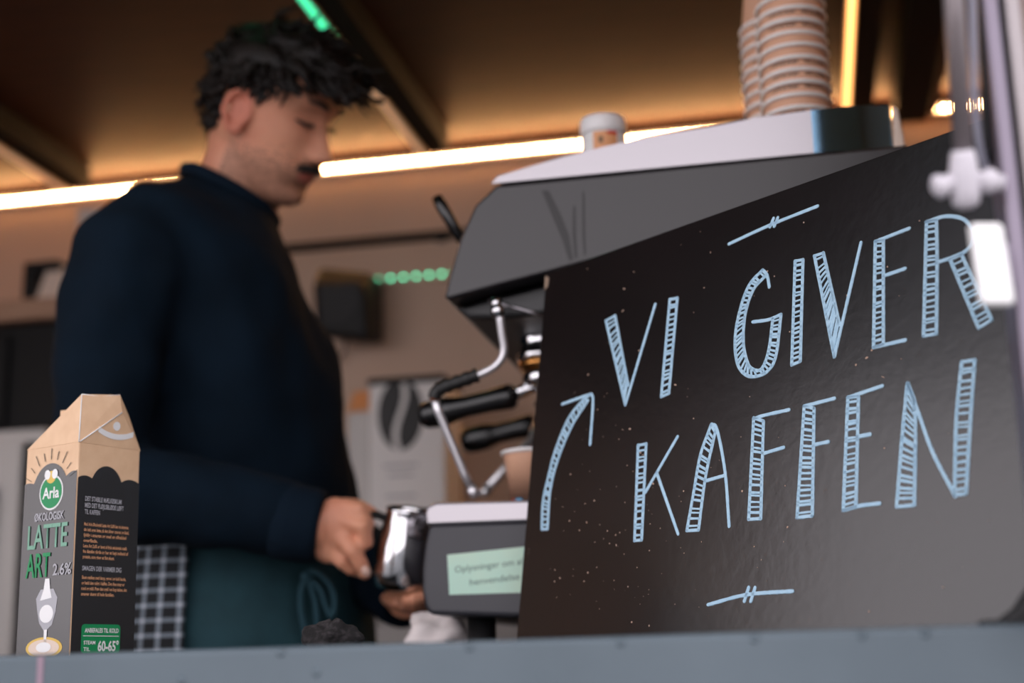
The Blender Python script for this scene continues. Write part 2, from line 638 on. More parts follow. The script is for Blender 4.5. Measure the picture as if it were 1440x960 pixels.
for s_ in (-1, 1):
    pts = []
    rx_, rz_ = .046, .072
    inner = [(.010*math.sin(2.6*t)+s_*.006, t*rz_*.96) for t in np.linspace(-1, 1, 16)]
    outer = [(s_*rx_*math.cos(a), rz_*math.sin(a)) for a in np.linspace(math.pi/2, -math.pi/2, 18)]
    poly = [(bc[0]+u, 2.6598, bc[2]+v) for u, v in inner+outer]
    MB().prism(poly, (0, -.0006, 0)).obj('bean_half', 'bean_black', bx)
for zz, w_ in ((.10, .07), (.118, .05), (.16, .06), (.19, .04)):
    MB().box((bc[0]-w_/2, 2.6590, bc[2]-zz-.004), (bc[0]+w_/2, 2.6601, bc[2]-zz)).obj('caption_line', 'print_grey', bx)
# orange packet and tins left of it
pk = back(508, 560, 2.70)
ob = thing('coffee_packet', 'orange topped packet left of the bean box', 'packet', (wx0-.035, 2.74, .125))
MB().box((wx0-.052, 2.68, .126), (wx0-.004, 2.78, pk[2]-.03)).obj('packet_body', 'plastic_pale', ob, bevel=.004)
MB().prism([(wx0-.052, 2.68, pk[2]-.03), (wx0-.052, 2.78, pk[2]-.03), (wx0-.052, 2.735, pk[2]+.02), (wx0-.052, 2.725, pk[2]+.02)], (.048, 0, 0)).obj('folded_top', 'jar_orange', ob)

# left end: shelf, cabinet, black appliance
f0 = back(0, 452, 2.60)
f1 = back(86, 412, 2.60)
zs = f0[2]
sh = thing('wall_shelf', 'wooden shelf on the back wall at far left', 'shelf', (-1.75, 2.75, zs))
MB().box((XL+.01, 2.60, zs), (-1.25, 2.89, zs+.045)).obj('board', 'shelf_wood', sh, bevel=.003)
for x in (-1.30,):
    MB().prism([(x, 2.89, zs), (x, 2.66, zs), (x, 2.89, zs-.12)], (.012, 0, 0)).obj('bracket', 'rib_dark', sh)
t0, t1 = back(33, 372, 2.70), back(80, 405, 2.70)
tn = thing('card_reader', 'small dark gadget with a pale card standing on the wall shelf', 'gadget', ((t0[0]+t1[0])/2, 2.72, zs+.045))
MB().box((t0[0], 2.70, zs+.046), (t0[0]+.032, 2.76, t0[2]+.005)).box((t0[0]+.032, 2.70, t0[2]-.018), (t1[0], 2.76, t0[2]+.005)).obj('frame', 'black_plastic', tn, bevel=.002)
MB().prism([(t0[0]+.028, 2.695, zs+.046), (t1[0]+.01, 2.695, zs+.046), (t1[0]+.01, 2.71, t0[2]-.012), (t0[0]+.05, 2.71, t0[2]-.016)], (0, .003, 0)).obj('card', 'cream', tn)
p0, p1 = back(108, 292, 2.80), back(190, 420, 2.80)
pb = thing('wall_cabinet', 'grey metal box standing on the shelf behind the shoulder', 'box', ((p0[0]+p1[0])/2, 2.82, zs+.045))
MB().box((p0[0], 2.80, zs+.046), (p1[0], 2.89, p0[2])).obj('body', 'plastic_pale', pb, bevel=.004)
MB().box((p0[0]+.01, 2.796, zs+.056), (p1[0]-.01, 2.801, p0[2]-.01)).obj('door', 'plastic_pale', pb, bevel=.002)
v0, v1 = back(-120, 462, 2.45), back(100, 590, 2.45)
ov = thing('oven', 'black oven under the wall shelf at far left', 'oven', ((v0[0]+v1[0])/2, 2.6, .12))
MB().box((-2.42, 2.62, v1[2]), (-1.42, 2.88, zs-.002)).obj('body', 'appliance_black', ov, bevel=.006)
MB().box((-2.40, 2.605, v1[2]+.03), (-1.60, 2.621, zs-.03)).obj('glass_door', 'appliance_black', ov, bevel=.004)
MB().tube([(-2.35, 2.585, zs-.06), (-1.65, 2.585, zs-.06)], .008, 10).box((-2.33, 2.585, zs-.066), (-2.31, 2.607, zs-.054)).box((-1.69, 2.585, zs-.066), (-1.67, 2.607, zs-.054)).obj('handle', 'rubber', ov)
fr = thing('fridge', 'pale grey fridge below the black oven at far left', 'fridge', (-1.8, 2.65, ZF))
MB().box((-2.42, 2.50, ZF+.001), (-1.44, 2.88, v1[2]-.002)).obj('body', 'plastic_pale', fr, bevel=.006)
q0, q1 = back(2, 600, 2.50), back(22, 890, 2.50)
MB().box((-2.40, 2.485, ZF+.06), (q1[0], 2.501, v1[2]-.03)).obj('door', 'plastic_pale', fr, bevel=.005)
MB().box((q1[0]+.004, 2.492, ZF+.06), (q1[0]+.03, 2.501, v1[2]-.03)).obj('door_seal', 'rubber', fr)
MB().tube([(q1[0]-.05, 2.468, .08), (q1[0]-.05, 2.468, .38)], .009, 10).box((q1[0]-.056, 2.468, .09), (q1[0]-.044, 2.487, .11)).box((q1[0]-.056, 2.468, .35), (q1[0]-.044, 2.487, .37)).obj('handle', 'steel', fr)

# white crumpled paper towels on the bench behind the drip tray
def crumple(name, label, cat, c, size, m_, seed, amp=.35):
    r = np.random.default_rng(seed)
    mb = MB()
    nu, nv = 26, 14
    ph = r.uniform(0, 6.28, 8)
    rr = []
    for i in range(nv+1):
        th = math.pi*(.03+.94*i/nv)
        ring = []
        for k in range(nu):
            a = 2*math.pi*k/nu
            f = 1+amp*(.5*math.sin(3*a+ph[0]+2*th)+.4*math.sin(5*a-3*th+ph[1])+.3*math.sin(7*th+2*a+ph[2]))
            zz = max(-math.cos(th)*f, -.72)
            ring.append((c[0]+size[0]*math.sin(th)*math.cos(a)*f, c[1]+size[1]*math.sin(th)*math.sin(a)*f, c[2]+size[2]*(zz+.72)))
        rr.append(ring)
    mb.rings(rr)
    o = mb.obj(name, m_)
    return tag(o, label, cat)


crumple('paper_towel', 'white crumpled paper towel under the drip tray', 'paper towel', (-.418, 1.60, ZT+.0005), (.036, .04, .028), 'tissue', 5, .3)
crumple('bar_towel', 'dark fuzzy towel bunched on the counter edge', 'towel', (-.392, 1.15, ZT+.0005), (.024, .022, .0145), 'towel_black', 9, .25)

# ------------------------------------------------------------------ espresso machine
mat('rail_reflect_blue', rgb(110, 145, 170), 0.12, metal=1.0, bump=(30, .03, (1, 1, 30)))  # polished steel, the blue of its reflection put into the colour
ZV0 = np.array([0, 0, 1.0])
YM = 1.50            # near side plane of the machine
YM2 = 2.08           # far side


def M_(px, py):
    return PA(px, py, 1, YM)


em = thing('espresso_machine', 'black two group espresso machine with steel cup rail', 'espresso machine', (-.15, 1.79, ZT))
# side profile of the upper housing
ZTR = .545           # lower edge of the cup rail
left = [M_(*q) for q in ((698, 260), (668, 288), (646, 336), (631, 390), (625, 416))]
bot = [M_(*q) for q in ((627, 421), (700, 401), (770, 383), (880, 353), (1000, 322), (1120, 296), (1270, 268))]
poly = left+bot+[np.array([.135, YM, ZTR])]
MB().prism(poly, (0, YM2-YM, 0), smooth=False).obj('housing', 'machine_black', em, bevel=.012, seg=5)
# dried drips on the side panel
mat('drip_stain', rgb(20, 17, 19), 0.4, spec=0.45)
for q in ([(762, 268), (775, 300), (790, 335), (800, 366), (806, 365), (800, 330), (788, 300), (772, 268)], [(806, 290), (805, 330), (808, 362), (812, 362), (810, 330), (809, 290)], [(819, 270), (819, 330), (821, 358), (824, 358), (823, 330), (822, 270)]):
    st_ = MB().prism([M_(*p)+np.array([0, -.0004, 0]) for p in q], (0, .0003, 0)).obj('drip_stain', 'drip_stain', em)
# lower front shell under the side panel, the group block
sh1 = [M_(*q) for q in ((630, 423), (700, 404), (770, 386), (880, 356), (1000, 325), (1120, 299), (1262, 272), (1262, 330), (900, 400), (790, 428), (700, 438), (650, 438))]
sh1 = [p+np.array([0, .032, 0]) for p in sh1]
MB().prism(sh1, (0, YM2-YM-.064, 0)).obj('lower_shell', 'machine_dark', em, bevel=.005)
# bright lip under the front
MB().tube([M_(682, 413)+np.array([0, .016, -.003]), M_(775, 441)+np.array([0, .016, -.002])], .0022, 8).obj('front_lip', 'steel', em)
# rear column
MB().box((-.10, YM+.03, .16), (.13, YM2-.03, .44)).obj('rear_body', 'machine_dark', em, bevel=.01)
# drip tray base
base = [M_(*q) for q in ((603, 738), (597, 765), (593, 800), (593, 830), (597, 852), (604, 864))]+[np.array([-.30, YM, .0595]), np.array([.13, YM, .0585]), np.array([.13, YM, .155])]
db = MB().prism(base, (0, YM2-YM, 0)).obj('drip_base', 'drip_grey', em, bevel=.005, seg=3)
tp = [M_(601, 739), M_(599, 722), M_(602, 711), M_(614, 706), M_(735, 703)+np.array([0, 0, 0]), np.array([.0, YM, .1815]), np.array([.0, YM, .1565])]
MB().prism([p+np.array([0, -.002, 0]) for p in tp], (0, YM2-YM+.004, 0)).obj('drip_tray', 'steel', em, bevel=.003, seg=2)
MB().box((-.395, YM+.004, .153), (.0, YM2-.004, .1575)).obj('tray_gap', 'rubber', em)
for fx_, fy_ in ((-.36, YM+.06), (-.36, YM2-.06), (.09, YM+.06), (.09, YM2-.06)):
    MB().lathe((fx_, fy_, ZT), [(.022, 0), (.024, .004), (.016, .010), (.016, .045)], seg=20).obj('foot', 'rubber', em)
# sticker with Danish allergy notice
st = [M_(*q) for q in ((629, 780), (770, 765), (770, 832), (632, 836))]
off = np.array([0, -.0006, 0])
stk = MB().prism([p+off for p in st], (0, .0004, 0)).obj('sticker', 'sticker', em)
stk['label'] = 'pale green sticker with grey printed Danish text'
o1, o2 = M_(640, 805), M_(745, 792)
xd = (o2-o1)/np.linalg.norm(o2-o1)
yd = np.array([-xd[2]*0, 0, 1.0])
text_obj('notice_line', 'Oplysninger om allergi', o1+off, xd, yd, .0072, 'print_notice', stk, width=.092)
o1 = M_(661, 823)
text_obj('notice_line', 'henvendelse til', o1+off, xd, yd, .0072, 'print_notice', stk, width=.066)
# cup rail: steel band, wedge at the front, wrapping the rear corner
rail_px = [(692, 262, 259), (700, 248, 261), (745, 234, 257), (787, 222, 252.5), (850, 206, 246), (912, 192, 239.5), (1000, 178, 230)]
lo_, hi_ = [], []
for (px, yt, yb) in rail_px:
    a = M_(px, yt)
    hi_.append(np.array([a[0], YM, max(a[2], ZTR+.001)]))
    lo_.append(np.array([a[0], YM, ZTR]))
zt_end = hi_[-1][2]
for (px, yt) in ((1056, 167), (1140, 155)):
    a = M_(px, yt)
    hi_.append(np.array([a[0], YM, a[2]]))
    lo_.append(np.array([a[0], YM, ZTR]))
zt_end = hi_[-1][2]
n_flat = len(lo_)
pos = np.array([hi_[-1][0], YM, 0])
zc0 = hi_[-1][2]
corner = [(pos.copy(), zc0)]
for k in range(1, 13):
    a = math.radians(30*k/12)
    pos = pos+np.array([math.cos(a), math.sin(a), 0])*(.090/12)
    corner.append((pos.copy(), zc0+.006*k/12))
xe, ye, zt_end = pos[0], pos[1], zc0+.006
mb = MB()
th = .0025
inn_lo, inn_hi = [], []
for i in range(len(lo_)):
    t = lo_[min(i+1, len(lo_)-1)]-lo_[max(i-1, 0)]
    n = np.array([-t[1], t[0], 0])/np.linalg.norm(t[:2])
    inn_lo.append(lo_[i]+n*th)
    inn_hi.append(hi_[i]+n*th)
mb.rings([[lo_[i], hi_[i], inn_hi[i], inn_lo[i]] for i in range(len(lo_))], smooth=False)
o = mb.obj('cup_rail', 'steel', em)
for p in o.data.polygons:
    p.use_smooth = True
es = o.modifiers.new('es', 'EDGE_SPLIT')
es.split_angle = math.radians(40)
cv = MB()
cv.rings([[q+ZV0*ZTR, q+ZV0*z, q+ZV0*z+np.array([0, .0025, 0]), q+ZV0*ZTR+np.array([0, .0025, 0])] for q, z in corner], smooth=True)
o = cv.obj('rail_corner', 'rail_reflect_blue', em)
es = o.modifiers.new('es', 'EDGE_SPLIT')
es.split_angle = math.radians(40)
MB().box((-.315, YM+.004, ZTR), (corner[0][0][0], YM2, ZTR+.006)).obj('cup_tray', 'steel', em)
MB().prism([(xe+.0005, ye-.004, ZTR), (xe+.014, ye-.004, ZTR), (xe+.009, ye-.004, zt_end-.006), (xe+.004, ye-.004, zt_end), (xe-.004, ye-.004+.006, zt_end)][:4], (0, YM2-ye, 0)).obj('rear_panel', 'cream', em, bevel=.003)
# far side steam lever
l0, l1 = P(614, 278, 1.72), P(646, 332, 1.70)
MB().tube([l0, l0+(l1-l0)*.2, l0+(l1-l0)*1.25], [.0065, .0075, .006], 12).obj('steam_lever', 'bakelite', em)


def group_head(y, px, near):
    """group block and chrome collar under the housing"""
    g = MB()
    x = px
    g.lathe((x, y, .368), [(.034, 0), (.036, .004), (.036, .010), (.033, .013), (.031, .022), (.033, .026), (.033, .060)], seg=28)
    gh = g.obj('group_head', 'chrome', em)
    MB().lathe((x, y, .360), [(.0335, 0), (.0345, .003), (.0345, .0075)], seg=28).obj('brass_ring', mat('brass', rgb(214, 150, 84), .25, metal=1.0) if 'brass' not in MATS else MATS['brass'], gh)
    MB().lathe((x, y, .338), [(.024, 0), (.029, .003), (.030, .008), (.030, .0215)], seg=28).obj('basket', 'chrome', gh)
    return gh


group_head(1.66, -.296, True)
group_head(1.90, -.296, False)


def portafilter(h0, h1, n1, r):
    """h0 handle tip, h1 handle end, n1 end of steel neck (all world points)"""
    pf = thing('portafilter', '', 'portafilter', h1)
    d = h1-h0
    L = np.linalg.norm(d)
    d = d/L
    prof = [(.001, 0), (r*.7, .002), (r*.98, .008), (r*1.05, .02), (r*1.04, .036), (r*.9, .046), (r*.78, L*.5), (r*.82, L*.75), (r*.95, L*.95), (r*.8, L)]
    MB().lathe(h0, prof, d, 24).obj('handle', 'bakelite', pf)
    MB().tube([h1-d*.004, h1+(n1-h1)*.5+np.array([0, 0, .002]), n1, np.array([-.318, n1[1], .346])], [r*.55, r*.48, r*.5, r*.6], 14).obj('neck', 'chrome', pf)
    MB().tube([(-.296, n1[1], .340), (-.296, n1[1], .326), (-.296-.012, n1[1], .312)], [.012, .010, .007], 12).obj('spout', 'chrome', pf)
    return pf


pf1 = portafilter(PA(590, 586, 1, 1.66), PA(724, 556, 1, 1.66), PA(757, 543, 1, 1.66), .0165)
pf1['label'] = 'portafilter with black handle in the nearer group head'
pf2 = portafilter(PA(648, 622, 1, 1.90), PA(752, 597, 1, 1.90), PA(778, 590, 1, 1.90), .0175)
pf2['label'] = 'portafilter with black handle in the farther group head, lower in view'
for p_ in (pf1, pf2):
    p_['group'] = 'portafilters in the espresso machine'

# steam wand on the near side
sw = thing('steam_wand', 'bent steel steam wand with black rubber grip', 'steam wand', P(697, 430, 1.60))
D = 1.585


def W(px, py, d=D):
    return P(px, py, d)


MB().ball(W(700, 437), .0080).lathe(W(698, 434), [(.0055, 0), (.0065, .012)], (0, 0, 1), 16).obj('ball_joint', 'chrome', sw)
up_pts = bez([W(703, 445), W(706, 470), W(709, 490), W(706, 503), W(697, 514), W(684, 522), W(668, 529)], 5)
MB().tube(up_pts, .0046, 12).obj('upper_pipe', 'steel_bright', sw)
gp = bez([W(672, 527), W(655, 533), W(638, 539), W(622, 545), W(613, 552), W(611, 560)], 5)
rad = [.0072+(.0011 if i % 4 < 2 and i < 18 else 0) for i in range(len(gp))]
MB().tube(gp, rad, 14).obj('rubber_grip', 'hose', sw)
MB().tube([W(610.5, 556), W(612, 563)], .0052, 12).obj('collar', mat('copper', rgb(190, 110, 70), .3, metal=1.0), sw)
MB().tube([W(611, 560), W(617, 580), W(633, 618), W(652, 664), W(663, 686)], [.0050, .0050, .0050, .0050, .0052], 12).obj('wand_pipe', 'steel_bright', sw)
MB().tube([W(662, 684), W(665, 690), W(670, 699)], [.0056, .0074, .0058], 14).obj('nozzle', 'steel_bright', sw)
# second wand of the far side
sw2 = thing('steam_wand', 'short steel wand leaning behind the paper cup', 'steam wand', P(735, 632, 1.80))
MB().tube([P(770, 560, 1.95), P(748, 618, 1.92), P(733, 634, 1.9), P(684, 688, 1.86)], .0062, 10).obj('wand_pipe', 'steel_bright', sw2)
MB().tube([P(686, 686, 1.86), P(678, 695, 1.855)], [.0075, .006], 10).obj('nozzle', 'steel_bright', sw2)

# ------------------------------------------------------------------ paper cups
ZTRAY = ZTR+.0062
ZSH = .5970          # raised shelf that carries the cups
TEXTS = ['SMAKLEY', 'COFFEE TO GO', '', 'SMAKLEY', '', '', 'SMAKLEY', '', 'SMAKLEY', '']


def cup_parts(rt, rb, h, inverted):
    """local meshes: body and rim; mouth radius rt, base radius rb"""
    body, rim = MB(), MB()
    body.lathe((0, 0, 0), [(rb, .004 if not inverted else 0), (rb, 0), (rt, h)], seg=40, cap=False)
    body.lathe((0, 0, 0), [(rb-.0015, .002), (rt-.0012, h)], seg=40, cap=False)
    body.lathe((0, 0, .006), [(.0005, 0), (rb-.0012, 0)], seg=40, cap=False)
    n, q = 40, 8
    rr = []
    for k in range(n+1):
        a = 2*math.pi*k/n
        rr.append([((rt+.0006+.0026*math.cos(b))*math.cos(a), (rt+.0006+.0026*math.cos(b))*math.sin(a), h+.0026*math.sin(b)) for b in np.linspace(0, 2*math.pi, q, endpoint=False)])
    rim.rings(rr, cap=False)
    return body.mesh('cup_body', 'cup_paper'), rim.mesh('rim', 'cup_white')


CB, CR = cup_parts(.0385, .0275, .092, True)


def curved_text(s, r, z, a0, height, m_, up=1):
    """lettering bent around a cup wall"""
    cu = bpy.data.curves.new('t', 'FONT')
    cu.body = s
    cu.offset = .035
    cu.resolution_u = 2
    t = bpy.data.objects.new('t', cu)
    COL.objects.link(t)
    me = baked(t, 'cup_print')
    bpy.data.objects.remove(t, do_unlink=True)
    co = mesh_np(me)
    sc = height/.729
    mid = (co[:, 0].max()+co[:, 0].min())/2
    an = a0+(co[:, 0]-mid)*sc*up/r
    out = np.stack([r*np.cos(an), r*np.sin(an), z+up*co[:, 1]*sc], 1)
    me.vertices.foreach_set('co', out.ravel())
    me.materials.clear()
    me.materials.append(MATS[m_])
    return me


PRINT = curved_text('SMAKLEY', .03745, .0808, math.radians(105), .0062, 'print_dark')
PRINT2 = curved_text('COFFEE', .03745, .0808, math.radians(45), .0062, 'print_dark')


def stack(x, y, n, dz, group, where, skip_top=0):
    for i in range(n):
        words = ['', 'second', 'third', 'fourth', 'fifth', 'sixth', 'seventh', 'eighth', 'ninth', 'tenth', 'eleventh', 'twelfth']
        if where == 'front':
            nm = 'lowest cup' if i == 0 else '%s cup from the rail' % words[i]
        else:
            nm = 'topmost cup' if i == n-1 else '%s cup from the top' % words[n-1-i]
        c = thing('paper_cup', 'upturned brown paper cup, %s in the %s stack' % (nm, where), 'paper cup', (x+random.uniform(-.0008, .0008), y+random.uniform(-.0008, .0008), ZSH+.0028+.092+i*dz), 0, group)
        c.rotation_euler = (math.pi, 0, random.uniform(-.12, .12))
        for nm2, me in (('cup_body', CB), ('rim', CR)):
            local_child(bpy.data.objects.new(nm2, me), c)
        if i % 3 != 2 or where == 'front':
            if i in (0, 2, 3, 7, 8, 4) or where != 'front':
                local_child(bpy.data.objects.new('lettering', PRINT), c)
                local_child(bpy.data.objects.new('lettering', PRINT2), c)


cu0 = PA(1121, 150, 1, 1.575)
stack(cu0[0], 1.575, 11, .0152, 'paper cups stacked upside down on the machine', 'front')
cu1 = PA(1096, 150, 1, 1.655)
for o_ in [MB().box((cu0[0]-.075, 1.530, ZSH-.003), (cu0[0]+.055, 1.715, ZSH)).obj('cup_shelf', 'steel', em)]+[MB().box((x, y, ZTR+.005), (x+.008, y+.008, ZSH-.003)).obj('shelf_leg', 'steel', em) for x in (cu0[0]-.07, cu0[0]+.04) for y in (1.54, 1.70)]:
    pass
stack(cu1[0]-.002, 1.66, 12, .0152, 'paper cups stacked upside down on the machine', 'rear')

# cup on the drip tray
cp = PA(735, 700, 1, 1.60)
cz = .1830
pc = thing('paper_cup', 'upright paper cup with blue and red print on the drip tray', 'paper cup', (cp[0]+.012, 1.60, cz))
CB2, CR2 = cup_parts(.0330, .0240, .066, False)
local_child(bpy.data.objects.new('cup_body', CB2), pc)
local_child(bpy.data.objects.new('rim', CR2), pc)
for a0, a1, m_ in ((-128, -108, 'print_blue'), (-146, -131, 'print_red')):
    mb = MB()
    pts = []
    for a in np.linspace(math.radians(a0), math.radians(a1), 6):
        pts.append([((.0247+.0030*z_/.022)*math.cos(a), (.0247+.0030*z_/.022)*math.sin(a), z_) for z_ in (.003, .012)])
    mb.rings(pts, cap=False, closed=False)
    mb.obj('print_patch', m_, pc, local=True)

# jar with white lid on the machine
jp = PA(849, 205, 1, 1.60)
jr = .0272
jr_ = thing('jar', 'white lidded jar with an orange label on the machine top', 'jar', (jp[0], 1.60, ZTRAY))
jt = PA(849, 166, 1, 1.60)[2]-.003
zl = jt-.020
MB().lathe((jp[0], 1.60, ZTRAY), [(jr*.93, 0), (jr*.96, .003), (jr*.96, zl-ZTRAY-.002), (jr*.9, zl-ZTRAY)], seg=36).obj('jar_body', 'jar_white', jr_)
lb = MB()
for (a0, a1, z0, z1, m_, nm) in ((-110, -45, zl-.030, zl-.003, 'jar_orange', 'jar_label'), (-72, -45, zl-.0075, zl-.003, 'print_red', 'label_mark'), (-95, -84, zl-.018, zl-.010, 'print_brown', 'label_emblem')):
    mb = MB()
    rr = [[(jp[0]+(jr*.96+.0004+(.0004 if nm != 'jar_label' else 0))*math.cos(a), 1.60+(jr*.96+.0004+(.0004 if nm != 'jar_label' else 0))*math.sin(a), z_) for z_ in (z0, z1)] for a in np.linspace(math.radians(a0), math.radians(a1), 12)]
    mb.rings(rr, cap=False, closed=False)
    mb.obj(nm, m_, jr_)
MB().lathe((jp[0], 1.60, zl), [(jr, 0), (jr*1.02, .001), (jr*1.02, .016), (jr*.97, .0195), (jr*.9, .020)], seg=48).obj('lid', 'jar_white', jr_)

# ------------------------------------------------------------------ blackboard sign
SA, SB, SH = math.radians(39.074), math.radians(8.027), .38494
S0 = P(727, 890, 1.42)
ST = np.array([math.cos(SA), -math.sin(SA), 0])
SNH = np.array([math.sin(SA), math.cos(SA), 0])
SE = SNH*math.sin(SB)+np.array([0, 0, 1])*math.cos(SB)
SN = np.cross(ST, SE)                # points away from or toward the viewer
if SN@FW > 0:
    SN = -SN
drop = (S0[2]-ZT-.0005)/SE[2]
SW = .60
sg = thing('blackboard_sign', 'black painted board sign with pale blue hand lettering', 'sign', S0-SE*drop+ST*SW/2)


def SP(px, py, lift=0.0):            # measured pixel -> point on the board face
    r = ray(px, py)
    return r*((S0@SN)/(r@SN))+SN*lift


TB = .006
cor = [S0-SE*drop, S0-SE*drop+ST*SW, S0+SE*SH+ST*SW, S0+SE*SH]
MB().prism(cor, -SN*TB).obj('board', 'board', sg, bevel=.0008)
# bare chipped corner at the top left
ch = [SP(767, 388, .0002), SP(772, 390, .0002), SP(771, 402, .0002), SP(766, 408, .0002)]
MB().prism(ch, SN*.0003).obj('chipped_corner', 'board_edge', sg)


def dens(pts, step=2.5):
    out = []
    for a, b2 in zip(pts[:-1], pts[1:]):
        a, b2 = np.asarray(a, float), np.asarray(b2, float)
        n = max(1, int(np.linalg.norm(b2-a)/step))
        out += [a+(b2-a)*k/n for k in range(n)]
    return out+[np.asarray(pts[-1], float)]


LW = .0017


def stroke(mb, pts, wd=LW, smooth=True, jit=.00012):
    """a painted line: flat raised ribbon with round ends lying on the board"""
    if smooth and len(pts) > 2:
        pts = bez(pts, 6)
    pts = dens(pts, 3)
    w3 = [SP(p[0], p[1]) for p in pts]
    n = len(w3)
    rr = []
    prof = []
    for i in range(n):
        t = w3[min(i+1, n-1)]-w3[max(i-1, 0)]
        t = t/(np.linalg.norm(t)+1e-9)
        b2 = np.cross(SN, t)
        j = random.uniform(-jit, jit)
        prof.append((w3[i], t, b2, wd+j))
    rr = []
    p0_, t0_, b0_, w0_ = prof[0]
    rr.append((p0_-t0_*w0_*.9, b0_, w0_*.35))
    rr.append((p0_-t0_*w0_*.5, b0_, w0_*.8))
    rr += [(p_, b2, w_) for p_, t_, b2, w_ in prof]
    p0_, t0_, b0_, w0_ = prof[-1]
    rr.append((p0_+t0_*w0_*.5, b0_, w0_*.8))
    rr.append((p0_+t0_*w0_*.9, b0_, w0_*.35))
    mb.rings([[p_-b2*w_+SN*.0001, p_-b2*w_*.8+SN*.0006, p_+b2*w_*.8+SN*.0006, p_+b2*w_+SN*.0001] for p_, b2, w_ in rr], smooth=False)


def along(pts, t):
    pts = [np.asarray(p, float) for p in pts]
    L = [np.linalg.norm(b2-a) for a, b2 in zip(pts[:-1], pts[1:])]
    s = t*sum(L)
    for i, l in enumerate(L):
        if s <= l or i == len(L)-1:
            return pts[i]+(pts[i+1]-pts[i])*min(s/l, 1)
        s -= l


def bar(mb, a, b2, n, top=True, bottom=True):
    """hatched double line"""
    A = bez(a, 6) if len(a) > 2 else [np.asarray(q, float) for q in a]
    B = bez(b2, 6) if len(b2) > 2 else [np.asarray(q, float) for q in b2]
    stroke(mb, a)
    stroke(mb, b2)
    if top:
        stroke(mb, [a[0], b2[0]], LW*.9)
    if bottom:
        stroke(mb, [a[-1], b2[-1]], LW*.9)
    for k in range(1, n):
        t = (k+random.uniform(-.28, .28))/n
        stroke(mb, [along(A, t), along(B, t+random.uniform(-.006, .006))], LW*random.uniform(.5, .82), False)


def letter(name, bars=(), lines=()):
    mb = MB()
    for q in bars:
        bar(mb, *q)
    for q in lines:
        stroke(mb, q)
    return mb.obj(name, 'chalk_blue', sg)


letter('letter', [([(852.2, 451), (879.5, 569)], [(865, 444), (883.5, 541.5)], 17, True, False)], [[(921.6, 427.7), (879.5, 569)]])
letter('letter', [([(942, 421), (930, 558)], [(952.7, 419), (940.8, 553)], 19)])
letter('letter', [([(1072.5, 379.6), (1053.8, 400.4), (1041.3, 433.8), (1034, 473.3), (1036, 506.7), (1044.4, 523.3), (1059, 529.6), (1078.8, 522.3), (1091.3, 500.4), (1098.5, 442)],
                   [(1077.7, 386.9), (1060, 406.7), (1048.5, 440), (1045.4, 477.5), (1049.6, 504.6), (1056.9, 518), (1070.4, 519), (1080.8, 494), (1087, 448)], 42, False, False)],
       [[(1072.5, 379.6), (1078.8, 387), (1082, 403.5)], [(1059, 452.5), (1080.8, 449.4), (1098.5, 442)]])
letter('letter', [([(1118.3, 367), (1113.5, 513)], [(1129.4, 365), (1125.6, 508)], 20)])
letter('letter', [([(1145.4, 359.8), (1173.5, 501.5)], [(1158, 355.6), (1180.8, 456.7)], 17, True, False)], [[(1211, 341), (1173.5, 501.5)]])
letter('letter', [([(1231, 339.6), (1228.6, 488.5)], [(1242.4, 338.4), (1242.4, 484)], 19)], [[(1231, 339.6), (1279, 321)], [(1243.5, 387.7), (1273.3, 377.4)], [(1228.6, 488.5), (1273.3, 478)]])
letter('letter', [([(1303, 312), (1299, 472.5)], [(1317, 309.8), (1318, 367), (1317, 469)], 20), ([(1336.3, 364.8), (1376.4, 461)], [(1352.4, 358), (1394.8, 449.6)], 12)],
       [[(1303, 312), (1330.6, 304), (1355.8, 308.6), (1367.3, 325.8), (1363.8, 346.5), (1349, 358), (1317, 369.4)]])
letter('letter', [([(897.5, 626), (892.5, 760)], [(908.8, 624), (902.5, 759)], 17)], [[(953, 613.8), (907.5, 692.5)], [(923.8, 665), (953.8, 750.8)]])
letter('letter', [([(1000, 597.5), (985, 640), (976, 690), (966, 746)], [(1006, 607.5), (992.5, 670), (982.5, 745)], 18)],
       [[(1001, 596), (1008.8, 605), (1020, 665), (1025.5, 740)], [(992.5, 676), (1017.5, 668.8)]])
letter('letter', [([(1060, 587.5), (1053, 730)], [(1073.8, 592), (1070, 729)], 18)], [[(1060, 588.8), (1075, 583.8), (1110, 576)], [(1073.8, 637.5), (1102.5, 628.8)]])
letter('letter', [([(1131, 571), (1121, 727.5)], [(1145, 574), (1142.5, 725)], 20)], [[(1131, 571), (1173.8, 560)], [(1146, 625), (1165, 621)]])
letter('letter', [([(1192.5, 558.8), (1186, 717.5)], [(1207.5, 557.5), (1203.8, 712.5)], 20)], [[(1192.5, 558.8), (1241, 542.5)], [(1206, 613.8), (1223.8, 610.5)], [(1186, 717.5), (1210, 711), (1237.5, 707.5)]])
letter('letter', [([(1276, 538.8), (1268.8, 615), (1261, 712.5)], [(1286, 562.5), (1287.5, 610), (1286, 710)], 19), ([(1352.5, 508.8), (1345, 590), (1342.5, 696)], [(1371, 506), (1365, 590), (1358.8, 693.8)], 20)],
       [[(1277, 538.8), (1292.5, 582.5), (1312.5, 637.5), (1343.8, 697.5)], [(1277, 538.8), (1286, 562.5)]])
letter('arrow', [([(762, 743.8), (763.8, 705), (771.3, 670), (781.3, 632.5), (798.8, 590), (817.5, 565), (831, 554)], [(770, 743.8), (773.8, 690), (785, 645), (805, 597.5), (827.5, 562.5)], 30, True, False)],
       [[(791, 568), (831, 553.8)], [(832, 554), (834, 566), (830, 624.5)]])
letter('flourish', [], [[(1025.6, 342.8), (1084, 316), (1150, 289.7)], [(1083, 319), (1088, 307)], [(1089, 318), (1094, 306)]])
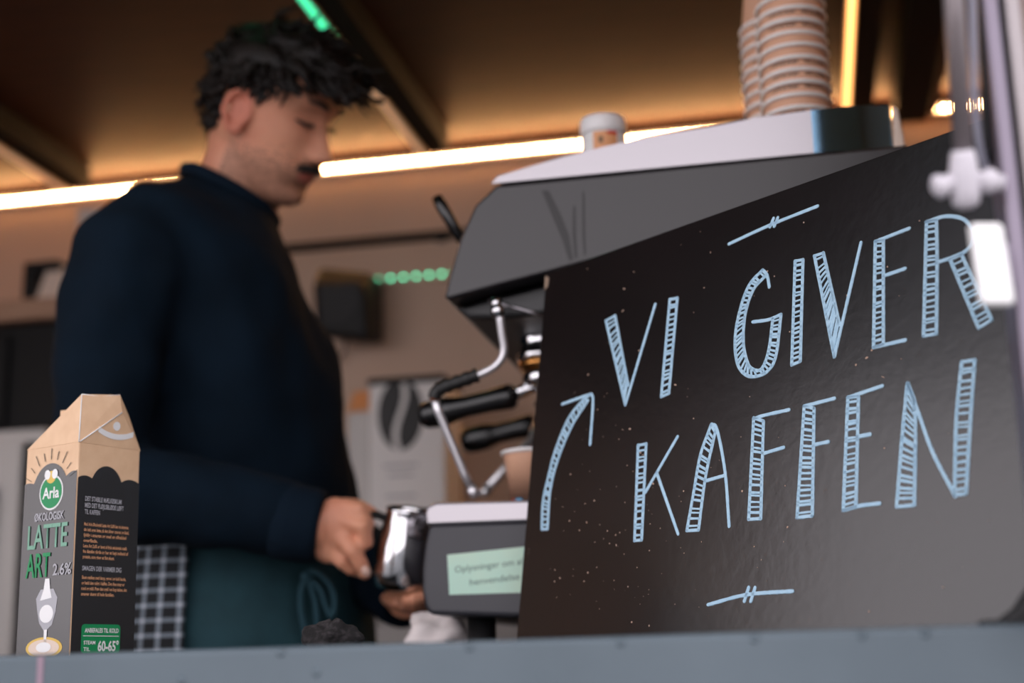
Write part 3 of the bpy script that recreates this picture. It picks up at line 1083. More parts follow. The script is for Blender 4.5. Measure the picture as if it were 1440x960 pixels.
letter('flourish', [], [[(996, 850), (1050, 836), (1115, 831)], [(1047, 845), (1053, 826)], [(1056, 845), (1062, 826)]])
# paint flecks and chips
fm = MB()
for k in range(190):
    if k < 130:
        px, py = random.gauss(850, 110), random.gauss(735, 110)
    else:
        px, py = random.uniform(770, 1400), random.uniform(300, 860)
    if px < 740 or py > 880 or px > 1420 or py < 400-.35*(px-765):
        continue
    c = SP(px, py, .0002)
    r = random.choice((.0003, .0004, .0005, .0007, .0009))*random.uniform(.7, 1.2)
    an = random.uniform(0, 6.28)
    fm.prism([c+ST*r*math.cos(an+q*1.05)*random.uniform(.5, 1.4)+SE*r*math.sin(an+q*1.05) for q in range(6)], SN*.0002)
for (px, py) in ((826, 378), (878, 406), (920, 433), (876, 437), (808, 552), (950, 541), (1219, 503), (1242, 530), (876, 604), (690+196, 603)):
    c = SP(px, py, .0002)
    fm.prism([c+ST*.0016*math.cos(q*1.05+px)+SE*.0010*math.sin(q*1.05+py) for q in range(6)], SN*.0002)
o = fm.obj('paint_flecks', 'fleck', sg)
o['kind'] = 'stuff'

# ------------------------------------------------------------------ milk carton
CS, CH = .073, .195
phi = math.radians(33.36)
latv = np.array([math.cos(YAW), math.sin(YAW), 0])
depv = np.array([-math.sin(YAW), math.cos(YAW), 0])
A_ = -latv*math.cos(phi)+depv*math.sin(phi)          # along the left face
B_ = latv*math.sin(phi)+depv*math.cos(phi)           # along the right face
C0 = P(97.9, 917, 1.2567)
C0[2] = ZT+.0006
mk = thing('milk_carton', 'black and kraft milk carton with an opened gable top', 'carton', C0+(A_+B_)*CS/2)


def CP(a, b2, z):
    return C0+A_*a+B_*b2+np.array([0, 0, z])


s = CS
F_, L_, R_, K_ = CP(0, 0, CH), CP(s, 0, CH), CP(0, s, CH), CP(s, s, CH)
mb = MB()
mb.add([CP(0, 0, 0), CP(s, 0, 0), CP(s, s, 0), CP(0, s, 0), F_, L_, K_, R_], [(0, 1, 2, 3), (0, 4, 5, 1), (1, 5, 6, 2), (2, 6, 7, 3), (3, 7, 4, 0)])
mb.obj('carton_body', 'kraft', mk, bevel=.0014)
hr = CH+.030
T_ = CP(-.004, s*.62, CH+.033)
Q1, Q2 = CP(.006, s*.08, CH+.046), CP(-.002, s*.60, CH+.050)
Mb, Mt = CP(s*.44, s*.46, hr), CP(s*.44, s*.46, hr+.010)
Nb, Nt = CP(s*.99, s*.5, hr), CP(s*.99, s*.5, hr+.013)
QB = CP(.012, s*.92, CH+.036)


def sheet(name, faces, m_, parent, th=.0006):
    mb = MB()
    for f in faces:
        mb.add(f, [tuple(range(len(f)))])
    o = mb.obj(name, m_, parent)
    q = o.modifiers.new('t', 'SOLIDIFY')
    q.thickness = th
    q.offset = 0
    return o


sheet('front_roof', [[L_, F_, Q1, Mt], [L_, Mt, Nb]], 'kraft', mk)
sheet('back_roof', [[R_, K_, Nb, Mb], [R_, Mb, QB]], 'kraft', mk)
sheet('side_fold', [[L_, Nb, K_]], 'kraft', mk)
sheet('ridge_fin', [[Mb, Nb, Nt, Mt]], 'kraft', mk, .0016)
so = sheet('spout', [[F_, R_, T_], [F_, T_, Q2, Q1]], 'kraft', mk)
sheet('spout', [[R_, T_, Q2, QB]], 'kraft', mk)
# pale creases where the board was folded
MB().tube([F_+(T_-F_)*.02-A_*.0006, T_-A_*.0006], .0006, 6).obj('crease', 'print_white', mk)
MB().tube([F_-A_*.0003-B_*.0003, (F_+Q1)/2-A_*.0003-B_*.0003, Q1], .0005, 6).obj('crease', 'print_white', mk)
MB().tube([Q1, (Q1+Q2)/2-np.array([0, 0, .002]), Q2], .0006, 6).obj('raw_edge', 'print_white', mk)

# black print with a scalloped top edge on both visible faces
NL, NR = -B_, -A_          # outward normals of left and right faces
zz = np.array([0, 0, 1.0])


def scallop(face, bumps, z0):
    """bumps: (centre, radius) over 0..1 of the width"""
    pts = []
    for u in np.linspace(.004, .996, 60):
        h = 0
        for c_, r_, hh in bumps:
            q = 1-((u-c_)/r_)**2
            if q > 0:
                h = max(h, hh*math.sqrt(q))
        pts.append((u, z0+h))
    return pts


def face_pt(face, u, z, lift=.0002):
    if face == 'L':        # u runs from the left edge to the front edge
        return CP(s*(1-u), 0, z)+NL*lift
    return CP(0, s*u, z)+NR*lift


def face_poly(name, face, uz, m_, lift=.0002, parent=None):
    """flat print: fan-triangulated strip (kept one n-gon)"""
    mb = MB()
    mb.add([face_pt(face, u, z, lift) for u, z in uz], [tuple(range(len(uz)))])
    return mb.obj(name, m_, parent or mk)


topL = scallop('L', [(.08, .22, .012), (.5, .34, .028), (.95, .24, .018)], CH-.044)
face_poly('black_print', 'L', [(.004, .0006), (.996, .0006)]+topL[::-1], 'carton_black', .0006)
topR = scallop('R', [(.12, .19, .012), (.46, .26, .023), (.85, .22, .013)], CH-.042)
face_poly('black_print', 'R', [(.004, .0006), (.996, .0006)]+topR[::-1], 'carton_black', .0006)


def ell(cu, cz, ru, rz, n=28, a0=0, a1=2*math.pi):
    return [(cu+ru*math.cos(a), cz+rz*math.sin(a)) for a in np.linspace(a0, a1, n, endpoint=False)]


LF = .0008
# sun rays on the kraft band
mb = MB()
for k, a in enumerate(np.linspace(25, 155, 9)):
    a = math.radians(a)
    r0_, r1_ = .0275, .0345 if k % 2 else .038
    for q in (0,):
        u0, z0 = .5+r0_*math.cos(a)*1.08/s, CH-.044+r0_*math.sin(a)*1.15
        u1, z1 = .5+r1_*math.cos(a)*1.08/s, CH-.044+r1_*math.sin(a)*1.15
        if z1 > CH-.002:
            z1 = CH-.002
        du = .0005/s
        mb.add([face_pt('L', u0-du, z0, LF), face_pt('L', u0+du, z0, LF), face_pt('L', u1+du, z1, LF), face_pt('L', u1-du, z1, LF)], [(0, 1, 2, 3)])
mb.obj('sun_rays', 'print_dark', mk)
# logo
face_poly('logo_border', 'L', ell(.53, CH-.043, .225, .0165), 'print_white', LF)
lg = face_poly('logo_oval', 'L', ell(.53, CH-.043, .205, .0148), 'print_green', LF+.0003)
face_poly('logo_flower', 'L', ell(.52, CH-.029, .09, .0058), 'print_gold', LF+.0004)
face_poly('logo_flower', 'L', ell(.45, CH-.0265, .055, .0045), 'print_white', LF+.0005)
face_poly('logo_flower', 'L', ell(.59, CH-.0265, .055, .0045), 'print_white', LF+.0005)


def ftext(face, txt, u0, z, height, u1, m_, lift=LF+.0006, bold=0.0, name='lettering'):
    o_ = face_pt(face, u0, z, 0)
    xd = -A_ if face == 'L' else B_
    return text_obj(name, txt, o_, xd, zz, height, m_, mk, width=(u1-u0)*s, lift=lift, bold=bold)


ftext('L', 'Arla', .375, CH-.0485, .0105, .69, 'print_white', bold=.02)
ftext('L', 'ØKOLOGISK', .24, CH-.0685, .0075, .80, 'print_grey', bold=.02)
ftext('L', 'LATTE', .13, CH-.0935, .0225, .88, 'print_mint', bold=.012)
ftext('L', 'ART', .12, CH-.1195, .0225, .58, 'print_green', bold=.012)
ftext('L', '2.6%', .64, CH-.1190, .0105, .98, 'print_grey', bold=.015)
# picture of a milk pitcher pouring into a cup
face_poly('pitcher_picture', 'L', [(.37, .046), (.42, .034), (.53, .026), (.66, .032), (.72, .044), (.74, .056), (.66, .064), (.42, .064), (.34, .056)], 'print_grey', LF)
face_poly('pitcher_picture', 'L', [(.42, .054), (.64, .056), (.60, .064), (.58, .0735), (.50, .0735), (.48, .064)], 'print_white', LF+.0003)
face_poly('pitcher_picture', 'L', ell(.55, .042, .13, .008), 'print_white', LF+.0003)
face_poly('pitcher_picture', 'L', [(.52, .028), (.58, .028), (.57, .013), (.53, .013)], 'print_white', LF+.0003)
face_poly('cup_picture', 'L', ell(.53, .012, .34, .0095), 'print_gold', LF)
face_poly('cup_picture', 'L', ell(.53, .012, .29, .0075), 'cream', LF+.0003)
face_poly('cup_picture', 'L', ell(.53, .0125, .14, .0045), 'print_white', LF+.0005)
# right face: texts
y = CH-.053
for t_, u1 in (('DET STABILE MÆLKESKUM', .70), ('MED DET FLØJLSBLØDE LØFT', .74), ('TIL KAFFEN', .36)):
    ftext('R', t_, .12, y, .0044, u1, 'print_grey', bold=.02)
    y -= .0060
y -= .0045
for t_, u1 in (('Med Arla Økologisk Latte Art 2,6% kan du skumme', .83), ('din helt egen latte, så den bliver cremet og blød,', .84), ('fyldig i smagen og med en silkeblød', .80), ('overflade.', .34),
               ('Latte Art 2,6% er lavet af frisk økologisk mælk', .82), ('fra danske gårde og har et højt indhold af', .84), ('protein, som giver et flot skum.', .62)):
    ftext('R', t_, .12, y, .0031, u1, 'print_kraft', bold=.02)
    y -= .0049
y -= .0060
ftext('R', 'SMAGEN DER VARMER DIG', .12, y, .0044, .74, 'print_grey', bold=.02)
y -= .0075
for t_, u1 in (('Skum mælken med damp, gerne i en kold kande,', .82), ('og hæld den roligt i kaffen. Den fine smag er', .80), ('rund og mild. Prøv den også i en kop kakao, det', .84), ('smager skønt til hele familien.', .64)):
    ftext('R', t_, .12, y, .0031, u1, 'print_kraft', bold=.02)
    y -= .0049
# green tip label
gl = []
for cx_, cz_, a0 in ((.72, .0285, 0), (.20, .0285, 90), (.20, .0095, 180), (.72, .0095, 270)):
    gl += [(cx_+.045*math.cos(math.radians(a0+q)), cz_+.0034*math.sin(math.radians(a0+q))) for q in (0, 30, 60, 90)]
face_poly('green_label', 'R', gl, 'print_green', LF)
face_poly('green_label_rule', 'R', [(.18, .0212), (.74, .0212), (.74, .0218), (.18, .0218)], 'print_white', LF+.0003)
ftext('R', 'ANBEFALES TIL KOLD', .20, .0245, .0040, .73, 'print_white', bold=.025)
ftext('R', 'STEAM', .19, .0140, .0034, .37, 'print_white', bold=.02)
ftext('R', 'TIL', .19, .0082, .0034, .29, 'print_white', bold=.02)
ftext('R', '60-65°', .41, .0082, .0092, .74, 'print_white', bold=.03)
# banner on the spout triangle
c_tri = (F_*.32+R_*.36+T_*.32)
un = B_
tn_ = np.cross(R_-F_, T_-F_)
tn_ = tn_/np.linalg.norm(tn_)
if tn_@FW > 0:
    tn_ = -tn_
vup = T_-(F_+R_)/2
vup = vup-B_*(vup@B_)
vup = vup/np.linalg.norm(vup)
mb = MB()
pts = []
for u in np.linspace(-.021, .021, 14):
    z_ = -.001+11*u*u
    pts.append([c_tri+un*u+vup*(z_-.0026)+tn_*.0008, c_tri+un*u+vup*(z_+.0026)+tn_*.0008])
mb.rings(pts, cap=False, closed=False)
mb.obj('white_banner', 'print_white', mk)
MB().lathe(c_tri+vup*.009+tn_*.0005, [(.0042, 0), (.0042, .0004)], tn_, 16).obj('white_dot', 'print_white', mk)
# brown lettering on the front roof
rn = np.cross(F_-L_, Nb-L_)
rn = rn/np.linalg.norm(rn)
if rn[2] < 0:
    rn = -rn
ry = np.cross(rn, -A_)
text_obj('lettering', 'SKUM BEDST', L_-A_*.028+ry*.0205, -A_, ry, .0045, 'print_brown', mk, width=.032, lift=.001, bold=.02)
text_obj('lettering', 'TIL BARISTA', L_-A_*.026+ry*.0135, -A_, ry, .0045, 'print_brown', mk, width=.034, lift=.001, bold=.02)

# ------------------------------------------------------------------ hatch hardware, foreground right
DS = .83
gsx = thing('gas_strut', 'grey gas strut of the hatch with a white end fitting', 'gas strut', P(1356, 250, DS))
top = P(1343, 30, DS-.01)
low = P(1355, 214, DS)
ext = top+(top-low)/np.linalg.norm(top-low)*.85
dirv = (top-low)/np.linalg.norm(top-low)
ext = low+np.array([-.02, -.25, 1.0])*.0+dirv*1.0
hp = low+dirv*.115
MB().tube([low-dirv*.004, low+dirv*.075, hp], .0058, 16).obj('cylinder', mat('strut_grey', rgb(118, 110, 112), .4, metal=.3), gsx)
MB().tube([hp, hp+dirv*.006, hp+dirv*.012], [.0068, .0072, .0060], 16).obj('end_cap', 'alu', gsx)
MB().tube([hp+dirv*.01, hp+dirv*.88], .0048, 16).obj('rod', mat('strut_rod', rgb(96, 90, 94), .35, metal=.4), gsx)
cb = P(1356, 250, DS)
MB().lathe(cb-dirv*.018, [(.004, 0), (.0078, .003), (.0086, .010), (.0086, .020), (.0072, .031), (.0062, .034)], dirv, 22).obj('end_fitting', 'fitting', gsx)
rtv = np.array([1.0, 0, .02])
lv = P(1318, 263, DS)-cb
rv = P(1398, 256, DS)-cb
MB().lathe(cb+lv*.1, [(.0052, 0), (.0056, .010), (.0072, .0125), (.0072, .0155), (.0034, .018)], lv, 18).obj('bolt', 'fitting', gsx)
MB().lathe(cb+rv*.1, [(.0046, 0), (.0050, .008), (.0074, .010), (.0074, .015), (.0050, .017), (.0050, .021)], rv, 18).obj('bolt', 'fitting', gsx)
# cable hanging beside the strut
cbl = thing('cable', 'grey cable hanging between the gas strut and frame post', 'cable', P(1386, 246, .84))
MB().tube(bez([P(1354, -420, .86), P(1362, -150, .86), P(1367, 0, .86), P(1369, 70, .86), P(1372, 150, .86), P(1379, 210, .86), P(1392, 250, .86)], 6), .0024, 10).obj('cord', mat('cord_grey', rgb(128, 128, 142), .5), cbl)
MB().tube(bez([P(1382, -420, .87), P(1383, 0, .87), P(1386, 120, .87), P(1390, 230, .87)], 6), .0030, 10).obj('sleeve', 'rubber', cbl)
# white latch plate
lp = thing('latch_plate', 'glossy white latch plate on the frame post', 'latch', P(1394, 372, .80))
c = P(1393.5, 372, .80)
hx = RT*(.0094)
hz = np.array([0, 0, 1.0])*.0238+RT*.0012*-1
nrm = np.cross(hx, hz)
nrm = nrm/np.linalg.norm(nrm)
MB().obox(c, hx, nrm*.004, hz).obj('plate', 'plastic_white', lp, bevel=.003, seg=3)
MB().obox(c+RT*.009+FW*.02, RT*.003, FW*.02, np.array([0, 0, .012])).obj('bracket', 'alu', lp, bevel=.001)
# black wedge at the foot of the post
bf = thing('black_wedge', 'black wedge at the foot of the frame post', 'buffer', P(1425, 865, .90))
b0 = P(1420, 868, .90)
MB().prism([(b0[0]-.016, .905, ZT+.0005), (b0[0]+.03, .905, ZT+.0005), (b0[0]+.03, .905, ZT+.038), (b0[0]+.012, .905, ZT+.028), (b0[0]-.002, .905, ZT+.010)], (0, .03, 0)).obj('wedge', 'rubber', bf, bevel=.003)
MB().box((b0[0]-.022, .903, ZT+.0004), (b0[0]+.032, .938, ZT+.003)).obj('base_plate', 'rubber', bf)

# ------------------------------------------------------------------ barista
ps = thing('person', 'barista in a navy sweater and dark apron looking down at a milk pitcher', 'person', (P(352, 800, 1.98)[0], P(352, 800, 1.98)[1], ZF))
FWH = np.array([-math.sin(YAW), math.cos(YAW), 0])      # horizontal, away from the viewer
RTH = np.array([math.cos(YAW), math.sin(YAW), 0])       # horizontal, to the right
ZV = np.array([0, 0, 1.0])
# head frame
hp_, ht_ = math.radians(19), math.radians(22)
HO = P(380, 154, 1.97)
fh = RT*math.cos(ht_)-FW*math.sin(ht_)
HF = fh*math.cos(hp_)-UP*math.sin(hp_)
HU = UP*math.cos(hp_)+fh*math.sin(hp_)
HLv = np.cross(HU, HF)


def HP(x, y, z):
    return HO+HF*x+HLv*y+HU*z


def interp(z, tab, k):
    zs_ = [t[0] for t in tab]
    return float(np.interp(z, zs_[::-1], [t[k] for t in tab][::-1])) if zs_[0] > zs_[-1] else float(np.interp(z, zs_, [t[k] for t in tab]))


HEAD = [  # z, front x, back x, half width
    (.1030, .005, -.016, .004), (.1010, .026, -.036, .024), (.0960, .046, -.056, .040), (.0870, .063, -.071, .053), (.0740, .077, -.083, .063),
    (.0560, .087, -.090, .0700), (.0380, .093, -.093, .0735), (.0250, .0955, -.093, .0745), (.0120, .091, -.091, .0740), (.0000, .0865, -.088, .0730),
    (-.0150, .0860, -.087, .0710), (-.0300, .0870, -.079, .0690), (-.0450, .0885, -.070, .0660), (-.0580, .0900, -.060, .0630), (-.0700, .0895, -.050, .0600),
    (-.0820, .0850, -.040, .0560), (-.0920, .0830, -.030, .0510), (-.1030, .0840, -.016, .0440), (-.1120, .0800, -.002, .0360), (-.1190, .0700, .012, .0250), (-.1230, .0560, .024, .0120)]


def g1(v, s_):
    return math.exp(-.5*(v/s_)**2)


def head_rings(off=0.0):
    rr = []
    zs_ = np.interp(np.linspace(0, len(HEAD)-1, 74), range(len(HEAD)), [h[0] for h in HEAD])
    for z in zs_:
        f, b_, w_ = (interp(z, HEAD, k) for k in (1, 2, 3))
        cx = .5*(f+b_)*.6
        ring = []
        for k in range(72):
            t = 2*math.pi*k/72
            c_, s_ = math.cos(t), math.sin(t)
            e = .86 if c_ > 0 else 1.0
            x = cx+(f-cx if c_ > 0 else cx-b_)*math.copysign(abs(c_)**e, c_)
            y = w_*math.copysign(abs(s_)**.92, s_)
            if c_ > 0:
                # nose
                nz = np.interp(z, [-.056, -.050, -.045, -.038, -.024, -.008, .008, .018], [0, .012, .025, .0295, .021, .0115, .0045, 0])
                sg_ = np.interp(z, [-.05, -.04, -.02, .01], [.0125, .0115, .0085, .008])
                x += nz*g1(y, sg_)
                # alae
                for q in (-1, 1):
                    x += .007*g1(y-q*.0135, .0055)*g1(z+.044, .006)
                    # eye sockets, eyeballs, cheekbones
                    x -= .0105*g1(y-q*.031, .013)*g1(z-.006, .010)
                    x += .0065*g1(y-q*.032, .010)*g1(z-.003, .0065)
                    x += .004*g1(y-q*.030, .020)*g1(z-.026, .007)
                    x += .004*g1(y-q*.044, .016)*g1(z+.022, .012)
                # lips and chin
                x += .0065*g1(y, .017)*g1(z+.0665, .0045)+.0062*g1(y, .015)*g1(z+.0775, .0045)-.003*g1(y, .02)*g1(z+.072, .0022)
                x -= .004*g1(y, .02)*g1(z+.088, .005)
                x += .0035*g1(y, .016)*g1(z+.105, .008)
            ring.append(HP(x, y, z))
        rr.append(ring)
    return rr


body = MB()
body.rings(head_rings())
# ears
for q in (-1, 1):
    ax0 = HF*.93-HLv*q*-.34*-1
    ax0 = HF*.9+HLv*q*-.35
    ax0 = ax0/np.linalg.norm(ax0)
    ax2 = HU*.97-HF*.22
    ax2 = ax2-ax0*(ax2@ax0)
    ax2 = ax2/np.linalg.norm(ax2)
    ax1 = np.cross(ax2, ax0)
    c = HP(.004, q*.077, -.014)
    body.ball(c-HLv*q*.002, (.0145, .006, .025), 18, 12, (ax0, ax1, ax2))
    hel = []
    for a in np.linspace(-100, 215, 22):
        a = math.radians(a)
        ww = .0160 if math.sin(a) > -.2 else .0115
        hel.append(c+HLv*q*(.006+.003*math.cos(a))-ax0*ww*math.cos(a)*-1*-1+ax2*.0275*math.sin(a))
    body.tube(hel, .0046, 8)
    body.ball(c+HLv*q*.003-ax2*.023+ax0*.004, (.009, .006, .010), 12, 8, (ax0, ax1, ax2))
    body.ball(c+HLv*q*.003+ax0*.014-ax2*.006, (.005, .005, .008), 12, 8, (ax0, ax1, ax2))
# neck
nb = P(318, 318, 1.985)
nk = [HP(-.018, 0, -.02), HP(-.022, 0, -.055), P(345, 226, 1.975), P(332, 262, 1.98), nb]
body.tube(nk, [.050, .0535, .054, .057, .068], 24)
body.tube([HP(.030, 0, -.085), P(372, 262, 1.975), P(362, 300, 1.98)], [.030, .028, .026], 16)   # throat
# trunk (under the clothes)
TORSO = [((268, 246), (380, 304), 1.98, .060), ((256, 258), (386, 320), 1.98, .076), ((228, 281), (397, 346), 1.98, .128), ((180, 312), (413, 376), 1.98, .176),
         ((172, 370), (432, 424), 1.98, .200), ((175, 450), (456, 484), 1.98, .198), ((186, 540), (479, 562), 1.98, .186), ((194, 640), (489, 650), 1.98, .178),
         ((196, 720), (493, 728), 1.98, .178), ((194, 772), (497, 782), 1.98, .182)]


def torso_rings(grow=0.0, n=48, k=1.0):
    rr = []
    for (l, r, d, hd) in TORSO:
        a, b2 = P(l[0], l[1], d), P(r[0], r[1], d)
        c, h = (a+b2)/2, (b2-a)/2
        hl = np.linalg.norm(h)
        h = h/hl
        rr.append([c+h*(hl*k+grow)*math.copysign(abs(math.cos(t))**.9, math.cos(t))+FWH*(hd*k+grow)*math.copysign(abs(math.sin(t))**.9, math.sin(t)) for t in np.linspace(0, 2*math.pi, n, endpoint=False)])
    # smooth interpolation between rings
    out = []
    for j in range(n):
        out.append(bez([r[j] for r in rr], 4))
    return [[out[j][i] for j in range(n)] for i in range(len(out[0]))]


body.rings(torso_rings(-.006, k=.88)[3:])
hipc = P(345, 800, 1.98)
pel = [hipc+ZV*z for z in (.06, 0, -.06, -.12)]
body.tube(pel, [.135, .14, .145, .13], 28)
ARM_R = [P(215, 360, 1.86), P(194, 370, 1.81), P(152, 480, 1.77), P(143, 600, 1.748), P(147, 668, 1.74), P(205, 694, 1.735), P(300, 716, 1.725), P(430, 738, 1.722), P(447, 740, 1.722)]
RAD_R = [.078, .080, .071, .064, .063, .062, .056, .044, .042]
ARM_L = [P(310, 345, 2.13), P(318, 352, 2.165), P(325, 480, 2.2), P(330, 620, 2.2), P(350, 676, 2.19), P(400, 716, 2.12), P(480, 772, 1.98), P(562, 832, 1.86), P(574, 837, 1.845)]
RAD_L = [.078, .080, .070, .062, .061, .058, .052, .043, .042]
body.tube(ARM_R+[P(462, 741, 1.72)], [r*.72 for r in RAD_R[:6]]+[.040, .030, .029, .031], 20)
body.tube(ARM_L+[P(572, 838, 1.825)], [r*.72 for r in RAD_L[:6]]+[.038, .030, .029, .030], 20)
legs = []
for q in (-1, 1):
    h0 = hipc+FWH*q*.085-ZV*.06
    kn = h0+RTH*.03-ZV*.40
    an_ = h0-RTH*.01
    an_ = np.array([an_[0], an_[1], ZF+.09])
    body.tube([h0+ZV*.04, h0-ZV*.05, (h0+kn)/2, kn, (kn+an_)/2, an_, an_-ZV*.04], [.080, .085, .075, .055, .052, .037, .037], 20)
    body.tube([an_-ZV*.03-RTH*.04, an_-ZV*.045+RTH*.04, an_-ZV*.06+RTH*.13], [.036, .038, .030], 14)
    legs.append((h0, kn, an_))


def fingers(mb, chains):
    for ch_, rad in chains:
        mb.tube([P(*q) for q in ch_], rad, 12)
        mb.ball(P(*ch_[-1]), rad[-1], 12, 8)


# right hand, back of the hand toward the viewer, fingers closing on the pitcher handle
body.tube([P(447, 740, 1.722), P(462, 741, 1.718), P(478, 740, 1.712), P(491, 737, 1.710)], [.030, .034, .037, .031], 20, flat=(FW, .52))
body.tube([P(450, 762, 1.722), P(466, 774, 1.716), P(480, 780, 1.712)], [.020, .018, .012], 14)
R4 = lambda r: [r*1.12, r*1.06, r*.98, r*.84]
fingers(body, [
    ([(482, 712, 1.712), (507, 717, 1.700), (517, 738, 1.700), (510, 752, 1.714)], R4(.0100)),
    ([(484, 730, 1.704), (512, 740, 1.692), (515, 762, 1.696), (502, 769, 1.712)], R4(.0104)),
    ([(478, 750, 1.704), (496, 774, 1.690), (507, 792, 1.694), (513, 806, 1.700)], R4(.0098)),
    ([(464, 768, 1.710), (480, 789, 1.704), (494, 800, 1.712), (504, 804, 1.722)], R4(.0086)),
    ([(462, 722, 1.735), (486, 712, 1.752), (505, 714, 1.758), (522, 722, 1.756)], R4(.0112))])
# left hand under the pitcher
body.tube([P(558, 834, 1.845), P(572, 841, 1.82), P(586, 845, 1.785)], [.028, .034, .032], 18, flat=(UP, .45))
fingers(body, [
    ([(582, 842, 1.80), (596, 845, 1.765), (602, 845, 1.735), (600, 838, 1.715)], R4(.0096)),
    ([(578, 843, 1.79), (588, 848, 1.75), (594, 848, 1.722), (592, 840, 1.703)], R4(.0100)),
    ([(574, 844, 1.79), (579, 849, 1.745), (585, 850, 1.715), (582, 842, 1.698)], R4(.0096)),
    ([(570, 844, 1.79), (570, 849, 1.75), (574, 850, 1.722), (572, 843, 1.705)], R4(.0084)),
    ([(588, 838, 1.83), (602, 832, 1.81), (612, 826, 1.79), (616, 818, 1.775)], R4(.0106))])
bme = remeshed(body, 'body', .0030, 5, .5)
for nm in ('skin', 'stubble', 'lip', 'skin_red'):
    bme.materials.append(MATS[nm])
co = mesh_np(bme)
loc = np.stack([(co-HO)@HF, (co-HO)@HLv, (co-HO)@HU], 1)
nf = len(bme.polygons)
cen = np.empty(nf*3)
bme.polygons.foreach_get('center', cen)
cen = cen.reshape(-1, 3)
lc = np.stack([(cen-HO)@HF, (cen-HO)@HLv, (cen-HO)@HU], 1)
mi = np.zeros(nf, dtype=np.int32)
jit = rng.normal(0, .009, nf)
beard = (lc[:, 2] < -.058+jit) & (lc[:, 2] > -.135) & (lc[:, 0] > -.01) & (lc[:, 2] < -.012-.55*(.095-lc[:, 0])+.0+jit+.028)
mi[beard] = 1
ear = (np.abs(lc[:, 1]) > .0745) & (np.abs(lc[:, 2]+.012) < .038) & (np.abs(lc[:, 0]-.004) < .03)
mi[ear] = 3
lips = (((lc[:, 1]/.024)**2+((lc[:, 2]+.072)/.0085)**2) < 1) & (lc[:, 0] > .07)
mi[lips] = 2
bme.polygons.foreach_set('material_index', mi)
link(bpy.data.objects.new('body', bme), ps)

# hair
hair = MB()


def in_hair(x, y, z):
    ay = abs(y)
    if x > .045:
        return z > .058+.10*max(0, .07-x)*0-.25*max(0, ay-.045)
    if x > .012:
        return z > .030-.2*max(0, x-.02)+0*ay
    if x > -.028:
        return z > .026
    return z > -.030-.42*(-x-.028)*1.0


cc = np.array([.002, 0, .022])
cr_ = np.array([.0995, .0815, .0945])
nu, nv = 60, 36
grid = {}
vv, ff = [], []
for i in range(nv+1):
    th = math.pi*i/nv
    for k in range(nu):
        a = 2*math.pi*k/nu
        p = cc+cr_*np.array([math.sin(th)*math.cos(a), math.sin(th)*math.sin(a), math.cos(th)])
        if p[2] < .02:     # narrow towards the nape
            f_ = 1-.10*min(1, (.02-p[2])/.06)
            p[0] *= f_
        vv.append(p)
for i in range(nv):
    for k in range(nu):
        q = (i*nu+k, i*nu+(k+1) % nu, (i+1)*nu+(k+1) % nu, (i+1)*nu+k)
        m_ = sum(vv[j] for j in q)/4
        if in_hair(*m_):
            ff.append(q)
hair.add([HP(*p) for p in vv], ff, True)
# volume of the quiff
for c, r in (((.060, 0, .086), (.046, .058, .028)), ((.092, -.005, .074), (.034, .048, .026)), ((.020, 0, .092), (.060, .060, .026)), ((-.035, 0, .078), (.052, .060, .032)), ((-.062, 0, .03), (.032, .064, .066)),
             ((.114, -.012, .060), (.022, .034, .022)), ((.0, -.068, .056), (.05, .015, .030)), ((.0, .068, .056), (.05, .015, .030)), ((-.060, 0, -.022), (.022, .048, .042))):
    hair.ball(HP(*c), r, 18, 12, (HF, HLv, HU))


def lock(p, d, L, r, curl, ph):
    pts, rad = [], []
    d = d/np.linalg.norm(d)
    side = np.cross(d, np.array([.3, .2, .9]))
    side = side/np.linalg.norm(side)
    up_ = np.cross(side, d)
    q = np.array(p, float)
    n = 9
    dd = d.copy()
    for i in range(n):
        t = i/(n-1)
        w_ = curl*t*(math.sin(5*t+ph)*side+math.cos(5*t+ph)*up_)
        pts.append(HP(*(q+w_)))
        rad.append(r*(1-.75*t**1.6)*(.6 if i == 0 else 1))
        dd = dd+np.array([.03, 0, -.20])/n*2.0*(1 if p[0] > .03 else .8)
        dd = dd/np.linalg.norm(dd)
        q = q+dd*L/(n-1)
    hair.tube(pts, rad, 6)


k = 0
while k < 420:
    v = rng.normal(size=3)
    v = v/np.linalg.norm(v)
    p = cc+cr_*v*.97
    if not in_hair(*p):
        continue
    k += 1
    front = np.clip((p[0]+.02)/.10, 0, 1)
    top_ = np.clip((p[2]-.03)/.07, 0, 1)
    flow = np.array([1.0, 0, .15])*top_*(.4+front)+np.array([-.35, 0, -.9])*(1-top_)*(1-front*.6)+v*(.04 if top_ > .4 else .02)+rng.normal(0, .16, 3)
    L = .030+.035*top_*front+rng.uniform(0, .018)
    if top_ < .3:
        L = .020+rng.uniform(0, .010)
    lock(p, flow, L, rng.uniform(.0045, .008), rng.uniform(.004, .011), rng.uniform(0, 6.28))
# waves over the temples and the back
for j in range(150):
    q = -1 if j % 3 else 1
    p = np.array([rng.uniform(-.075, .045), q*rng.uniform(.066, .082), rng.uniform(.035, .090)])
    p[1] = q*(.083-.9*max(0, p[2]-.055)-.012*abs(p[0])/.07)
    lock(p, np.array([.55, q*.03, -.35])+rng.normal(0, .18, 3)*np.array([1, .3, 1]), rng.uniform(.024, .038), rng.uniform(.0040, .0065), rng.uniform(.003, .007), rng.uniform(0, 6.28))
